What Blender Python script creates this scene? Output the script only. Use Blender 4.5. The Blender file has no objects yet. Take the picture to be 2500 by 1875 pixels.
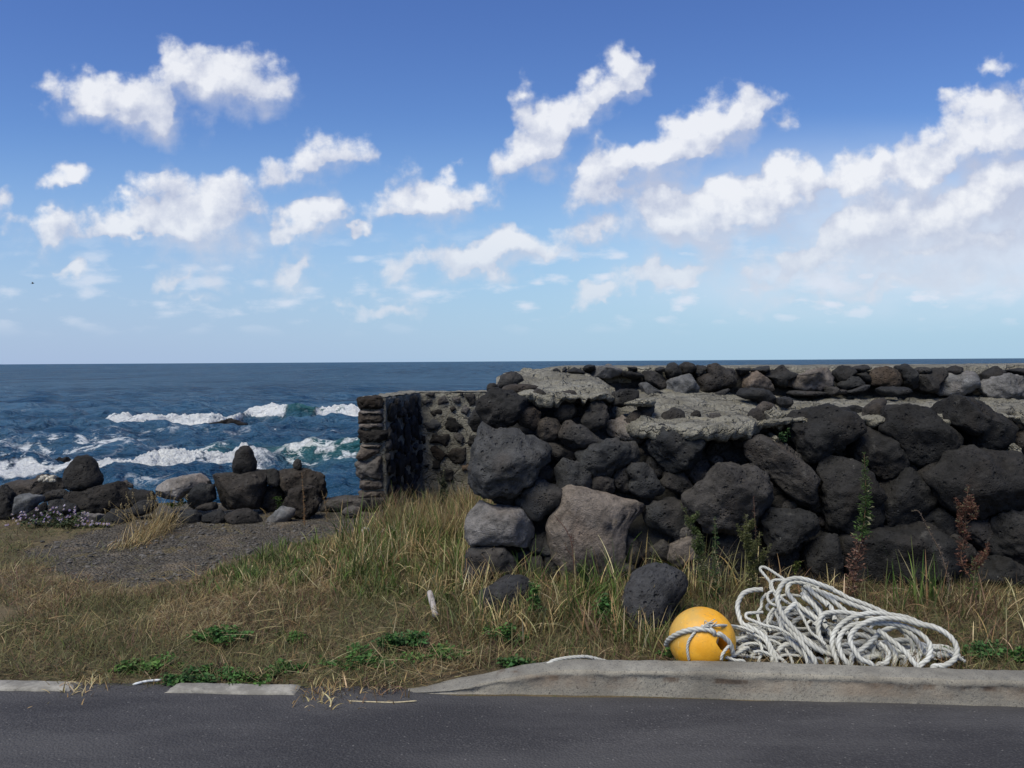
import bpy, bmesh, math, random
import numpy as np
from mathutils import Vector, Matrix, Euler

S = bpy.context.scene
COL = S.collection
R = math.radians
rng = np.random.default_rng(7)
random.seed(7)

# ------------------------------------------------------------------ camera
CAM_H = 1.5
F_PX = 2040.0                       # focal length in pixels of the 2500 px wide photograph
PITCH, ROLL = R(1.558), R(0.344)
cam_d = bpy.data.cameras.new('camera')
cam_d.sensor_width = 36.0
cam_d.lens = 36.0 * F_PX / 2500.0
cam_d.clip_start = 0.05
cam_d.clip_end = 60000.0
cam = bpy.data.objects.new('camera', cam_d)
COL.objects.link(cam)
CM = Euler((math.pi / 2 - PITCH, 0, 0)).to_matrix() @ Matrix.Rotation(-ROLL, 3, 'Z')
cam.matrix_world = Matrix.Translation((0, 0, CAM_H)) @ CM.to_4x4()
S.camera = cam
CMN = np.array(CM)


def ray(px, py):
    px = np.asarray(px, float); py = np.asarray(py, float)
    d = np.stack([(px - 1250) / F_PX, -(py - 937.5) / F_PX, -np.ones_like(px)], -1)
    return d @ CMN.T


def at(px, py, Y):
    """world point seen at photo pixel (px, py) at distance Y in front"""
    d = ray(px, py)
    t = np.asarray(Y, float) / d[..., 1]
    return d * t[..., None] + np.array([0, 0, CAM_H])


def on_z(px, py, z):
    d = ray(px, py)
    t = (z - CAM_H) / d[..., 2]
    return d * t[..., None] + np.array([0, 0, CAM_H])


# ------------------------------------------------------------------ light
SUN_EL, SUN_AZ = R(58), R(218)       # azimuth clockwise from +Y: behind the camera, from the left
S.view_settings.view_transform = 'Standard'
S.view_settings.look = 'None'
S.view_settings.exposure = 0.75
S.view_settings.gamma = 1.0
sun_d = bpy.data.lights.new('sun', 'SUN')
sun_d.energy = 2.6
sun_d.angle = R(38)
sun_d.color = (1.0, 0.945, 0.775)
sun = bpy.data.objects.new('sun', sun_d)
COL.objects.link(sun)
sdir = Vector((math.sin(SUN_AZ) * math.cos(SUN_EL), math.cos(SUN_AZ) * math.cos(SUN_EL), math.sin(SUN_EL)))
sun.rotation_euler = sdir.to_track_quat('Z', 'Y').to_euler()

W = bpy.data.worlds.new('World')
S.world = W
W.use_nodes = True
W.cycles.sampling_method = 'MANUAL'
W.cycles.sample_map_resolution = 512


class NT:
    """small helper for wiring shader nodes"""
    def __init__(self, tree):
        self.t = tree

    def n(self, typ, **kw):
        nd = self.t.nodes.new(typ)
        for k, v in kw.items():
            if k.startswith('i_'):
                key = k[2:]
                key = int(key) if key.isdigit() else key.replace('_', ' ')
                self.set(nd, key, v)
            else:
                setattr(nd, k, v)
        return nd

    def set(self, nd, key, v):
        if hasattr(v, 'is_output') or isinstance(v, bpy.types.NodeSocket):
            self.t.links.new(v, nd.inputs[key])
        else:
            nd.inputs[key].default_value = v

    def math(self, op, a, b=0.0, c=None, clamp=False):
        nd = self.n('ShaderNodeMath', operation=op, use_clamp=clamp)
        self.set(nd, 0, a); self.set(nd, 1, b)
        if c is not None:
            self.set(nd, 2, c)
        return nd.outputs[0]

    def vmath(self, op, a, b=(0, 0, 0), scale=None):
        nd = self.n('ShaderNodeVectorMath', operation=op)
        self.set(nd, 0, a)
        if op == 'SCALE':
            self.set(nd, 'Scale', scale)
        else:
            self.set(nd, 1, b)
        return nd.outputs[0]

    def mix(self, f, a, b, blend='MIX'):
        nd = self.n('ShaderNodeMix', data_type='RGBA', blend_type=blend, clamp_factor=True)
        self.set(nd, 0, f)
        self.set(nd, 6, a if not isinstance(a, tuple) or len(a) == 4 else (*a, 1))
        self.set(nd, 7, b if not isinstance(b, tuple) or len(b) == 4 else (*b, 1))
        return nd.outputs[2]

    def smooth(self, x, a, b, to0=0.0, to1=1.0):
        nd = self.n('ShaderNodeMapRange', interpolation_type='SMOOTHSTEP')
        self.set(nd, 0, x); self.set(nd, 1, a); self.set(nd, 2, b); self.set(nd, 3, to0); self.set(nd, 4, to1)
        return nd.outputs[0]

    def noise(self, vec, scale, detail=3.0, rough=0.55, dist=0.0, out='Fac'):
        nd = self.n('ShaderNodeTexNoise')
        if vec is not None:
            self.set(nd, 'Vector', vec)
        nd.inputs['Scale'].default_value = scale
        nd.inputs['Detail'].default_value = detail
        nd.inputs['Roughness'].default_value = rough
        nd.inputs['Distortion'].default_value = dist
        return nd.outputs[0] if out == 'Fac' else nd.outputs[1]

    def voro(self, vec, scale, feature='F1', out='Distance', rand=1.0):
        nd = self.n('ShaderNodeTexVoronoi', feature=feature)
        if vec is not None:
            self.set(nd, 'Vector', vec)
        nd.inputs['Scale'].default_value = scale
        if 'Randomness' in nd.inputs:
            nd.inputs['Randomness'].default_value = rand
        return nd.outputs[out]


# ---- sky: Nishita plus cumulus laid out in view directions (u = x/y, v = z/y; unit = one focal length)
CLOUDS = [  # x, y, rx, ry, turn, strength; x and y as read off a 2212 px wide view with the horizon at 781
    (205, 205, 92, 52, 8, 1), (290, 228, 90, 55, 20, .9), (355, 268, 70, 45, 25, .8), (392, 150, 42, 48, 0, 1), (440, 190, 80, 58, 0, 1),
    (530, 192, 90, 60, 0, 1), (490, 232, 105, 28, 0, .7), (158, 373, 56, 27, 0, .9), (690, 348, 98, 52, -18, .75), (785, 330, 30, 30, 0, .5),
    (450, 432, 110, 62, 10, 1), (400, 485, 150, 48, 0, 1.1), (265, 500, 80, 28, -4, 1), (480, 545, 105, 52, 0, .75), (415, 585, 70, 26, -20, .6),
    (565, 450, 45, 30, 20, .6), (122, 490, 58, 46, 0, .85), (35, 455, 34, 38, 0, .55), (278, 437, 34, 18, 0, .6), (310, 395, 32, 26, 0, .45),
    (690, 482, 60, 48, -25, 1.1), (620, 508, 62, 32, -15, .65), (925, 446, 118, 42, -8, 1), (970, 390, 20, 18, 0, .6), (870, 375, 50, 40, -30, .45),
    (785, 508, 32, 16, 0, .8), (170, 578, 34, 17, 0, .9), (1068, 560, 138, 42, -10, 1.15), (1100, 532, 62, 42, 0, 1.1), (1190, 548, 40, 22, 0, .6),
    (900, 560, 84, 46, -28, .65), (630, 582, 70, 42, -15, .75), (425, 640, 44, 14, -5, .6), (1128, 260, 30, 44, 25, .6), (1140, 205, 34, 28, 0, .45),
    (1150, 335, 76, 46, -38, 1), (1222, 255, 100, 46, -35, .9), (1300, 195, 66, 40, -35, .75), (1372, 152, 52, 40, 10, .95), (1290, 310, 34, 22, 0, .5),
    (1330, 352, 100, 34, -12, .8), (1430, 330, 120, 46, -16, 1), (1545, 280, 118, 56, -28, 1.05), (1625, 245, 55, 36, -30, .8), (1690, 272, 38, 28, -20, .6),
    (1310, 412, 90, 42, 0, .9), (1440, 402, 82, 34, 5, .85), (1300, 485, 66, 50, -32, .9), (1470, 470, 150, 68, 0, 1.15), (1600, 455, 150, 72, -10, 1.15),
    (1690, 425, 96, 60, 0, 1.1), (1520, 520, 160, 28, 0, .7), (1885, 365, 74, 46, -25, .95), (1960, 365, 130, 46, -22, .9), (2090, 300, 150, 62, -20, 1.05),
    (2200, 275, 90, 62, 0, 1), (1850, 500, 100, 54, -25, 1), (1975, 470, 140, 60, -15, 1.05), (2110, 440, 160, 66, -22, 1.1), (2205, 370, 100, 80, -30, 1.2),
    (1830, 405, 130, 40, -5, .7), (1990, 560, 200, 46, -6, 1), (2140, 520, 170, 60, -6, .9), (1790, 560, 150, 36, -6, .7), (1465, 590, 115, 28, -10, .95),
    (1660, 600, 150, 30, -4, .6), (1930, 625, 170, 22, -3, .8), (1300, 635, 70, 22, -12, .7), (2130, 155, 34, 22, 5, .55), (745, 665, 60, 18, 0, .55), (870, 660, 80, 20, -4, .6),
    (2260, 470, 120, 120, 0, .8), (1880, 440, 120, 60, -20, .6), (2050, 390, 150, 60, -20, .65), (1960, 525, 190, 52, -8, .7), (2080, 600, 200, 34, -5, .7), (1740, 640, 170, 24, -4, .6), (1560, 555, 150, 26, -6, .55)]


def build_sky():
    t = NT(W.node_tree)
    W.node_tree.nodes.clear()
    out = t.n('ShaderNodeOutputWorld')
    bg = t.n('ShaderNodeBackground')
    t.set(out, 0, bg.outputs[0])
    sky = t.n('ShaderNodeTexSky', sky_type='NISHITA', sun_disc=False, sun_elevation=SUN_EL, sun_rotation=SUN_AZ,
              altitude=0, air_density=1.0, dust_density=0.6, ozone_density=2.0)
    tc = t.n('ShaderNodeTexCoord').outputs['Generated']
    sep = t.n('ShaderNodeSeparateXYZ', i_0=tc)
    y = t.math('MAXIMUM', t.math('ABSOLUTE', sep.outputs[1]), 0.05)
    u = t.math('DIVIDE', sep.outputs[0], y)
    v = t.math('DIVIDE', sep.outputs[2], y)
    uv = t.n('ShaderNodeCombineXYZ', i_0=u, i_1=v, i_2=0.0).outputs[0]
    # turbulent edges
    w1 = t.vmath('SUBTRACT', t.noise(uv, 9, 2, .5, out='Color'), (.5, .5, .5))
    w2 = t.vmath('SUBTRACT', t.noise(uv, 30, 3, .5, out='Color'), (.5, .5, .5))
    wuv = t.vmath('ADD', uv, t.vmath('ADD', t.vmath('SCALE', w1, scale=.06), t.vmath('SCALE', w2, scale=.055)))
    fb = t.noise(uv, 20, 6, .60)
    lobes = t.voro(t.vmath('ADD', uv, t.vmath('SCALE', w2, scale=.03)), 26, feature='SMOOTH_F1')
    lobes2 = t.voro(t.vmath('ADD', uv, t.vmath('SCALE', w2, scale=.02)), 62, feature='SMOOTH_F1')
    billow = t.math('SUBTRACT', .55, t.math('ADD', t.math('MULTIPLY', lobes, .75), t.math('MULTIPLY', lobes2, .42)))
    grp = bpy.data.node_groups.new('cumulus_field', 'ShaderNodeTree')
    grp.interface.new_socket('Vector', in_out='INPUT', socket_type='NodeSocketVector')
    grp.interface.new_socket('Field', in_out='OUTPUT', socket_type='NodeSocketFloat')
    g = NT(grp)
    gi = g.n('NodeGroupInput').outputs[0]
    acc = None
    for (cx, cy, rx, ry, rot, st) in CLOUDS:
        m = g.n('ShaderNodeMapping', vector_type='TEXTURE')
        g.set(m, 0, gi)
        hor = 787 - 13 * cx / 2212.0
        m.inputs['Location'].default_value = ((cx - 1106) / 1805.0, (hor - cy) / 1805.0, 0)
        m.inputs['Rotation'].default_value = (0, 0, R(-rot))
        m.inputs['Scale'].default_value = (rx * 1.66 / 1805.0, ry * 1.70 / 1805.0, 1)
        gr = g.n('ShaderNodeTexGradient', gradient_type='SPHERICAL')
        g.set(gr, 0, m.outputs[0])
        val = g.math('POWER', g.math('MULTIPLY', gr.outputs['Fac'], st), 2.6)
        acc = val if acc is None else g.math('ADD', acc, val)
    go = g.n('NodeGroupOutput')
    g.set(go, 0, g.math('POWER', acc, 1 / 2.6))

    def field(vec):
        nd = t.n('ShaderNodeGroup')
        nd.node_tree = grp
        t.set(nd, 0, vec)
        return nd.outputs[0]
    f0 = field(wuv)
    f1 = field(t.vmath('ADD', wuv, (-.010, .026, 0)))
    fbc = t.math('SUBTRACT', fb, .5)
    edge = t.smooth(f0, .02, .25)
    top = t.smooth(t.math('SUBTRACT', f0, f1), -.06, .14)
    d = t.math('ADD', f0, t.math('MULTIPLY', t.math('ADD', t.math('MULTIPLY', fbc, 1.5), t.math('MULTIPLY', billow, .6)), edge))
    wid = t.n('ShaderNodeMapRange', i_0=top, i_1=0.0, i_2=1.0, i_3=1.05, i_4=.52).outputs[0]
    alpha = t.smooth(d, .13, t.math('ADD', .13, wid))
    # low bank of small distant clouds
    st = t.vmath('MULTIPLY', uv, (1.0, 2.6, 1.0))
    lo = t.math('ADD', t.math('MULTIPLY', t.noise(st, 17, 5, .55), .75), t.math('MULTIPLY', t.math('SUBTRACT', .75, t.voro(st, 24, feature='SMOOTH_F1')), .42))
    band = t.math('MULTIPLY', t.smooth(v, .025, .07), t.smooth(v, .17, .11))
    right = t.smooth(u, -.6, .3, .65, 1.0)
    loa = t.math('MULTIPLY', t.math('MULTIPLY', t.smooth(lo, .50, .72), band), t.math('MULTIPLY', right, .95))
    wide = t.math('MULTIPLY', t.smooth(t.noise(st, 6, 5, .6), .40, .66), t.math('MULTIPLY', t.smooth(u, .02, .4), t.math('MULTIPLY', t.smooth(v, .03, .09), t.smooth(v, .26, .16))))
    loa = t.math('MAXIMUM', loa, t.math('MULTIPLY', wide, .95))
    bank = t.math('MULTIPLY', t.math('MULTIPLY', t.smooth(u, .0, .5), t.smooth(v, .02, .10)), t.smooth(v, .30, .15))
    loa = t.math('MAXIMUM', loa, t.math('MULTIPLY', bank, t.smooth(t.noise(st, 4, 4, .5), .25, .6, .25, .85)))
    lit = t.math('ADD', .04, t.math('MULTIPLY', t.math('SUBTRACT', f0, f1), 1.5))
    lit = t.math('ADD', lit, t.math('MULTIPLY', t.math('SUBTRACT', fb, t.noise(t.vmath('ADD', uv, (-.008, .018, 0)), 20, 6, .60)), 2.4))
    lit = t.math('ADD', lit, t.math('MULTIPLY', billow, .5))
    lit = t.math('ADD', lit, t.math('MULTIPLY', t.smooth(f0, .4, 1.2), .30), clamp=True)
    ccol = t.mix(lit, (.50, .55, .70), (.89, .905, .945))
    # distant clouds take on the colour of the air
    base = t.vmath('MULTIPLY', sky.outputs[0], SKY_TINT)
    hz = t.smooth(v, .0, .46)
    base = t.mix(hz, t.vmath('MULTIPLY', base, SKY_LOW), base)
    base_d = t.vmath('SCALE', base, scale=SKY_STRENGTH)
    air = t.mix(t.smooth(u, -.6, .4), (.235, .305, .44), (.240, .355, .465))
    base_d = t.mix(t.smooth(v, .30, -.03, .0, .92), base_d, air)
    ccol = t.mix(t.smooth(v, .22, .02), ccol, (.64, .72, .83))
    full = t.mix(t.math('MULTIPLY', loa, t.smooth(v, .0, .05)), base_d, (.43, .465, .53))
    full = t.mix(t.math('MULTIPLY', alpha, .93), full, t.vmath('SCALE', ccol, scale=2 ** -.75))
    t.set(bg, 0, t.vmath('SCALE', full, scale=1.0 / SKY_STRENGTH))
    bg.inputs[1].default_value = SKY_STRENGTH


SKY_STRENGTH = 0.06
SKY_TINT = (.62, .82, 1.29)      # deep clear blue overhead
SKY_LOW = (1.45, 1.46, 1.10)        # paler, still blue, near the horizon
build_sky()


# ------------------------------------------------------------------ numeric noise
def _hash(ix, iy, iz, seed):
    h = (ix.astype(np.int64) * 374761393 + iy.astype(np.int64) * 668265263 + iz.astype(np.int64) * 2147483647 + seed * 974711) & 0xffffffff
    h = ((h ^ (h >> 13)) * 1274126177) & 0xffffffff
    h = ((h ^ (h >> 16)) * 2246822519) & 0xffffffff
    return ((h ^ (h >> 15)) & 0xffffff) / float(0xffffff) * 2 - 1


def vnoise(p, seed=0):
    p = np.asarray(p, float)
    f = np.floor(p); r = p - f
    i = f.astype(np.int64)
    r = r * r * r * (r * (r * 6 - 15) + 10)
    o = 0
    for a in (0, 1):
        wx = r[..., 0] if a else 1 - r[..., 0]
        for b in (0, 1):
            wy = r[..., 1] if b else 1 - r[..., 1]
            for c in (0, 1):
                wz = r[..., 2] if c else 1 - r[..., 2]
                o = o + wx * wy * wz * _hash(i[..., 0] + a, i[..., 1] + b, i[..., 2] + c, seed)
    return o


def fbm(p, octv=4, gain=.5, seed=0):
    p = np.asarray(p, float)
    a, o, tot = 1.0, 0, 0
    for k in range(octv):
        o = o + a * vnoise(p * 2.03 ** k + 17.3 * k, seed + k)
        tot += a
        a *= gain
    return o / tot


def sstep(x, a, b):
    t = np.clip((x - a) / (b - a), 0, 1)
    return t * t * (3 - 2 * t)


def in_poly(x, y, poly):
    poly = np.asarray(poly, float)
    r = np.zeros(np.shape(x), bool)
    n = len(poly)
    for i in range(n):
        x0, y0 = poly[i]; x1, y1 = poly[(i + 1) % n]
        c = ((y0 > y) != (y1 > y)) & (x < (x1 - x0) * (y - y0) / (y1 - y0 + 1e-12) + x0)
        r ^= c
    return r


# ------------------------------------------------------------------ objects
def link(name, me, mat=None, parent=None, loc=None):
    o = bpy.data.objects.new(name, me)
    COL.objects.link(o)
    if mat is not None:
        me.materials.append(mat)
    if parent is not None:
        o.parent = parent
    if loc is not None:
        o.location = loc
    return o


def tag(o, label, cat, group=None):
    o['label'] = label
    o['category'] = cat
    if group:
        o['group'] = group
    return o


def thing(name, label, cat, loc=(0, 0, 0), group=None):
    o = bpy.data.objects.new(name, None)
    COL.objects.link(o)
    o.location = loc
    return tag(o, label, cat, group)


def mesh_np(name, v, quads=None, tris=None, smooth=True):
    me = bpy.data.meshes.new(name)
    v = np.asarray(v, np.float32)
    me.vertices.add(len(v))
    me.vertices.foreach_set('co', v.ravel())
    nq = 0 if quads is None else len(quads)
    nt = 0 if tris is None else len(tris)
    idx = []
    if nq:
        idx.append(np.asarray(quads, np.int32).ravel())
    if nt:
        idx.append(np.asarray(tris, np.int32).ravel())
    idx = np.concatenate(idx)
    me.loops.add(len(idx))
    me.loops.foreach_set('vertex_index', idx)
    me.polygons.add(nq + nt)
    st = np.concatenate([np.arange(nq) * 4, nq * 4 + np.arange(nt) * 3]).astype(np.int32)
    me.polygons.foreach_set('loop_start', st)
    me.update(calc_edges=True)
    me.polygons.foreach_set('use_smooth', np.full(nq + nt, smooth))
    me.validate()
    return me


def grid_quads(nr, nc):
    i = np.arange(nr - 1)[:, None] * nc + np.arange(nc - 1)[None, :]
    return np.stack([i, i + 1, i + nc + 1, i + nc], -1).reshape(-1, 4)


def add_attr(me, name, vals):
    vals = np.asarray(vals, np.float32)
    if vals.ndim == 1:
        a = me.attributes.new(name, 'FLOAT', 'POINT')
        a.data.foreach_set('value', vals)
    else:
        a = me.attributes.new(name, 'FLOAT_COLOR', 'POINT')
        if vals.shape[1] == 3:
            vals = np.concatenate([vals, np.ones((len(vals), 1), np.float32)], 1)
        a.data.foreach_set('color', vals.ravel())


# ------------------------------------------------------------------ materials
def new_mat(name):
    m = bpy.data.materials.new(name)
    m.use_nodes = True
    m.node_tree.nodes.clear()
    t = NT(m.node_tree)
    out = t.n('ShaderNodeOutputMaterial')
    b = t.n('ShaderNodeBsdfPrincipled')
    t.set(out, 0, b.outputs[0])
    return m, t, b


def bump(t, b, h, strength=.5, dist=.01, prev=None):
    nd = t.n('ShaderNodeBump')
    nd.inputs['Strength'].default_value = strength
    nd.inputs['Distance'].default_value = dist
    t.set(nd, 'Height', h)
    if prev is not None:
        t.set(nd, 'Normal', prev)
    t.set(b, 'Normal', nd.outputs[0])
    return nd.outputs[0]


def rock_material(name, pit=1.0, spots=1.0, warm=.5):
    """volcanic stone: the object's colour, weathering patches, lichen specks and gas-bubble pits"""
    m, t, b = new_mat(name)
    oi = t.n('ShaderNodeObjectInfo')
    off = t.vmath('SCALE', t.n('ShaderNodeCombineXYZ', i_0=oi.outputs['Random'], i_1=t.math('MULTIPLY', oi.outputs['Random'], 7.3), i_2=0.0).outputs[0], scale=40)
    p = t.vmath('ADD', t.n('ShaderNodeTexCoord').outputs['Object'], off)
    big = t.noise(p, 5, 4, .6)
    mid = t.noise(p, 24, 5, .65)
    fine = t.noise(p, 150, 3, .6)
    k = t.math('ADD', t.math('MULTIPLY', big, 1.1), t.math('ADD', t.math('MULTIPLY', mid, 1.0), t.math('MULTIPLY', fine, .5)))
    k = t.math('MAXIMUM', t.math('SUBTRACT', t.math('MULTIPLY', k, 1.9), 1.45), .22)
    c = t.vmath('SCALE', oi.outputs['Color'], scale=k)
    br = t.smooth(t.noise(p, 4, 3, .6), .48, .7)
    c = t.mix(t.math('MULTIPLY', br, warm), c, t.vmath('MULTIPLY', c, (1.35, 1.0, .72)))
    sp = t.smooth(t.noise(p, 42, 2, .5), .70, .78)
    sp = t.math('MULTIPLY', sp, t.smooth(t.noise(p, 5, 2, .5), .5, .62))
    c = t.mix(t.math('MULTIPLY', sp, .55 * spots), c, (.22, .22, .20))
    dust = t.smooth(t.noise(p, 9, 5, .7), .58, .75)
    c = t.mix(t.math('MULTIPLY', dust, .35 * spots), c, (.13, .125, .115))
    t.set(b, 'Base Color', c)
    b.inputs['Roughness'].default_value = .92
    b.inputs['Specular IOR Level'].default_value = .25
    pits = t.smooth(t.voro(p, 46), .36, .08)
    gate = t.smooth(t.noise(p, 7, 3, .6), .42, .62)
    pits2 = t.smooth(t.voro(p, 16), .22, .05)
    h = t.math('ADD', t.math('MULTIPLY', mid, .9), t.math('MULTIPLY', fine, .35))
    h = t.math('SUBTRACT', h, t.math('MULTIPLY', t.math('MULTIPLY', pits, gate), .55 * pit))
    h = t.math('SUBTRACT', h, t.math('MULTIPLY', pits2, .9 * pit))
    bump(t, b, h, 1.0, .024)
    return m


MAT_BASALT = rock_material('basalt_vesicular', pit=1.35, warm=.28)
MAT_DENSE = rock_material('basalt_dense', pit=.25, spots=.6, warm=.22)


def mortar_material():
    m, t, b = new_mat('weathered_mortar')
    p = t.n('ShaderNodeTexCoord').outputs['Object']
    n1 = t.noise(p, 3.5, 6, .65)
    n2 = t.noise(p, 26, 5, .7)
    n3 = t.noise(p, 160, 3, .6)
    c = t.mix(t.smooth(n1, .35, .7), (.19, .178, .148), (.38, .36, .30))
    c = t.mix(t.smooth(n2, .55, .75), c, (.21, .195, .155))
    c = t.mix(t.math('MULTIPLY', t.smooth(n3, .3, .62, 1, 0), .55), c, (.11, .105, .09))
    cav = t.smooth(t.noise(t.vmath('MULTIPLY', p, (1, 2.2, 1)), 14, 4, .6), .62, .70)
    c = t.mix(t.math('MULTIPLY', cav, .75), c, (.06, .056, .05))
    c = t.mix(t.math('MULTIPLY', t.smooth(t.noise(p, 6, 3, .6), .58, .72), .35), c, (.30, .255, .15))
    t.set(b, 'Base Color', c)
    b.inputs['Roughness'].default_value = .95
    b.inputs['Specular IOR Level'].default_value = .2
    h = t.math('ADD', t.math('MULTIPLY', n2, 1.2), t.math('MULTIPLY', n3, .5))
    agg = t.voro(p, 55)
    h = t.math('SUBTRACT', h, t.math('MULTIPLY', agg, .4))
    cr = t.smooth(t.voro(t.vmath('ADD', p, t.vmath('SCALE', t.noise(p, 8, 3, .6, out='Color'), scale=.12)), 4.5, feature='DISTANCE_TO_EDGE'), .035, .0)
    h = t.math('SUBTRACT', h, t.math('MULTIPLY', cr, 1.2))
    h = t.math('SUBTRACT', h, t.math('MULTIPLY', cav, 1.1))
    bump(t, b, h, 1.0, .035)
    return m


MAT_MORTAR = mortar_material()


def core_material():
    m, t, b = new_mat('rubble_fill')
    p = t.n('ShaderNodeTexCoord').outputs['Object']
    v = t.voro(p, 9, out='Color')
    s = t.n('ShaderNodeSeparateColor'); t.set(s, 0, v)
    c = t.mix(s.outputs[0], (.014, .014, .014), (.045, .042, .038))
    n = t.noise(p, 30, 5, .65)
    c = t.mix(t.smooth(n, .4, .7), c, (.03, .029, .027))
    t.set(b, 'Base Color', c)
    b.inputs['Roughness'].default_value = .95
    h = t.math('ADD', t.math('MULTIPLY', t.voro(p, 9), -2.0), n)
    bump(t, b, h, .9, .03)
    return m


MAT_CORE = core_material()

_ico = {}


def ico(sub):
    if sub not in _ico:
        bm = bmesh.new()
        bmesh.ops.create_icosphere(bm, subdivisions=sub, radius=1)
        bm.verts.ensure_lookup_table()
        _ico[sub] = (np.array([v.co[:] for v in bm.verts]), np.array([[v.index for v in f.verts] for f in bm.faces]))
        bm.free()
    return _ico[sub]


def poly_world(poly_px, Y):
    pts = np.asarray(poly_px, float)
    return at(pts[:, 0], pts[:, 1], np.full(len(pts), float(Y)))


def rock(poly_px, Y, name, parent=None, tint=(.05, .05, .05), mat=None, depth=None, p=.82, rough=1.0, facets=0, sub=None, seed=None, angular=0.2):
    """a solid stone whose outline at its own distance follows the traced one, swelling towards and away from us"""
    seed = seed if seed is not None else random.randrange(1 << 20)
    r_ = np.random.default_rng(seed)
    w = poly_world(poly_px, Y)
    xz = w[:, [0, 2]]
    x, z = xz[:, 0], xz[:, 1]
    x2, z2 = np.roll(x, -1), np.roll(z, -1)
    cr = x * z2 - x2 * z
    A = cr.sum() / 2
    c = np.array([((x + x2) * cr).sum() / (6 * A), ((z + z2) * cr).sum() / (6 * A)])
    dens = np.concatenate([xz[i] + (xz[(i + 1) % len(xz)] - xz[i]) * np.linspace(0, 1, 14, endpoint=False)[:, None] for i in range(len(xz))]) - c
    th = np.arctan2(dens[:, 1], dens[:, 0]); rr = np.hypot(dens[:, 0], dens[:, 1])
    o = np.argsort(th); th, rr = th[o], rr[o]
    tg = np.linspace(-np.pi, np.pi, 361)[:-1]
    rg = np.interp(tg, th, rr, period=2 * np.pi)
    ker = np.exp(-.5 * (np.arange(-9, 10) / 2.6) ** 2); ker /= ker.sum()
    rs = np.convolve(np.concatenate([rg[-9:], rg, rg[:9]]), ker, 'valid')
    rg = rs * (1 - angular) + rg * angular
    Rm = math.sqrt(abs(A) / math.pi)
    if sub is None:
        sub = 5 if Rm > .14 else 4
    sv, sf = ico(sub)
    v = sv.copy()
    rho = np.hypot(v[:, 0], v[:, 2])
    ang = np.arctan2(v[:, 2], v[:, 0])
    rad = np.interp(ang, tg, rg, period=2 * np.pi)
    d = depth if depth is not None else Rm * .82
    sc = rho ** p * rad
    X = sc * np.cos(ang); Z = sc * np.sin(ang)
    Yv = np.sign(v[:, 1]) * np.abs(v[:, 1]) ** .9 * d
    sx, sz = r_.uniform(-.3, .3, 2)
    fr = np.maximum(0, 1 - rho) ** .8
    X = X + sx * Rm * fr; Z = Z + sz * Rm * fr
    Yv = Yv * (1 + .25 * (r_.uniform(-1, 1) * np.cos(ang) + r_.uniform(-1, 1) * np.sin(ang)) * rho)
    V = np.stack([X, Yv, Z], 1)
    for _ in range(facets):
        n = np.array([r_.normal() * .9, -abs(r_.normal()) - .35, r_.normal() * .9]); n /= np.linalg.norm(n)
        s = V @ n
        h = s.max() * r_.uniform(.62, .86)
        V = V - np.maximum(0, s - h)[:, None] * n * .94
    nd = V / (np.linalg.norm(V, axis=1)[:, None] + 1e-9)
    inner = .35 + .65 * np.clip(1 - rho, 0, 1)            # keep the outline close to the traced one
    q = V + r_.uniform(-50, 50, 3)
    dsp = fbm(q / (Rm * .9), 2, .5, seed) * .16 * Rm * inner
    dsp += fbm(q / .11, 4, .62, seed + 3) * .046 * rough * min(1, Rm / .12)
    dsp += fbm(q / .03, 3, .6, seed + 9) * .011 * rough
    V = V + nd * dsp[:, None]
    me = mesh_np(name, V, tris=sf)
    o = link(name, me, mat or MAT_BASALT, parent, (c[0], Y, c[1]))
    o.color = (*tint, 1)
    return o


ZS = 2212 / 480.0            # traced outlines were read in views 480 px wide
ORG = {'A': (1120, 870), 'B': (1560, 870), 'C': (2020, 870), 'D': (1120, 1190), 'E': (1560, 1190), 'F': (2020, 1190),
       'G': (0, 1070), 'H': (420, 1070), 'W': (840, 930)}


def T(k, s):
    a = np.array([float(q) for q in s.replace(' ', ',').split(',')]).reshape(-1, 2)
    return a / ZS + np.array(ORG[k])


# ------------------------------------------------------------------ lie of the land
KX = np.array([-40., -6, -2.33, -1.0, 0, .545, 1.4, 2.19, 6, 40])
KY = np.array([3.80, 3.86, 3.80, 3.73, 3.71, 3.68, 3.60, 3.53, 3.25, 3.25])


def road_edge(x):
    return np.interp(x, KX, KY)


def kerb_h(x):
    return .120 * sstep(x, -.46, .30)


def ground_z(x, y):
    x = np.asarray(x, float); y = np.asarray(y, float)
    e = y - road_edge(x)
    right = sstep(x, -.75, .25)
    z = .006 + .018 * sstep(e, 0, .25) + right * (.048 * sstep(e, .10, .16) + .065 * sstep(e, .25, .95))
    z = z + .06 * sstep(e, .3, 1.2) * sstep(x, -2.6, -1.2) * sstep(y, 7.2, 5.6) * (1 - right)
    q = np.stack([x, y, np.zeros_like(x)], -1)
    z = z + sstep(e, .12, .5) * (.022 * fbm(q / .8, 3, .5, 5) + .009 * fbm(q / .13, 2, .5, 6))
    shore = sstep(y, 8.75, 12.5) ** .8
    z = z * (1 - shore) - 2.75 * shore + shore * (1 - shore) * 1.3 * fbm(q / 1.1, 3, .5, 8)
    z = np.where(e < -.10, -.03, z)
    return z


def px_ground(px, py):
    """where the ray through a photo pixel meets the ground"""
    w = on_z(px, py, .03)
    for _ in range(6):
        z = ground_z(w[..., 0], w[..., 1])
        d = ray(px, py)
        t = (z - CAM_H) / d[..., 2]
        w = d * t[..., None] + np.array([0, 0, CAM_H])
    return w


def axis(parts):
    return np.unique(np.concatenate([np.arange(a, b, s) for a, b, s in parts]).round(4))


def gpoly(pts):
    a = np.array(pts, float)
    return px_ground(a[:, 0], a[:, 1])[:, :2]


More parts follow.
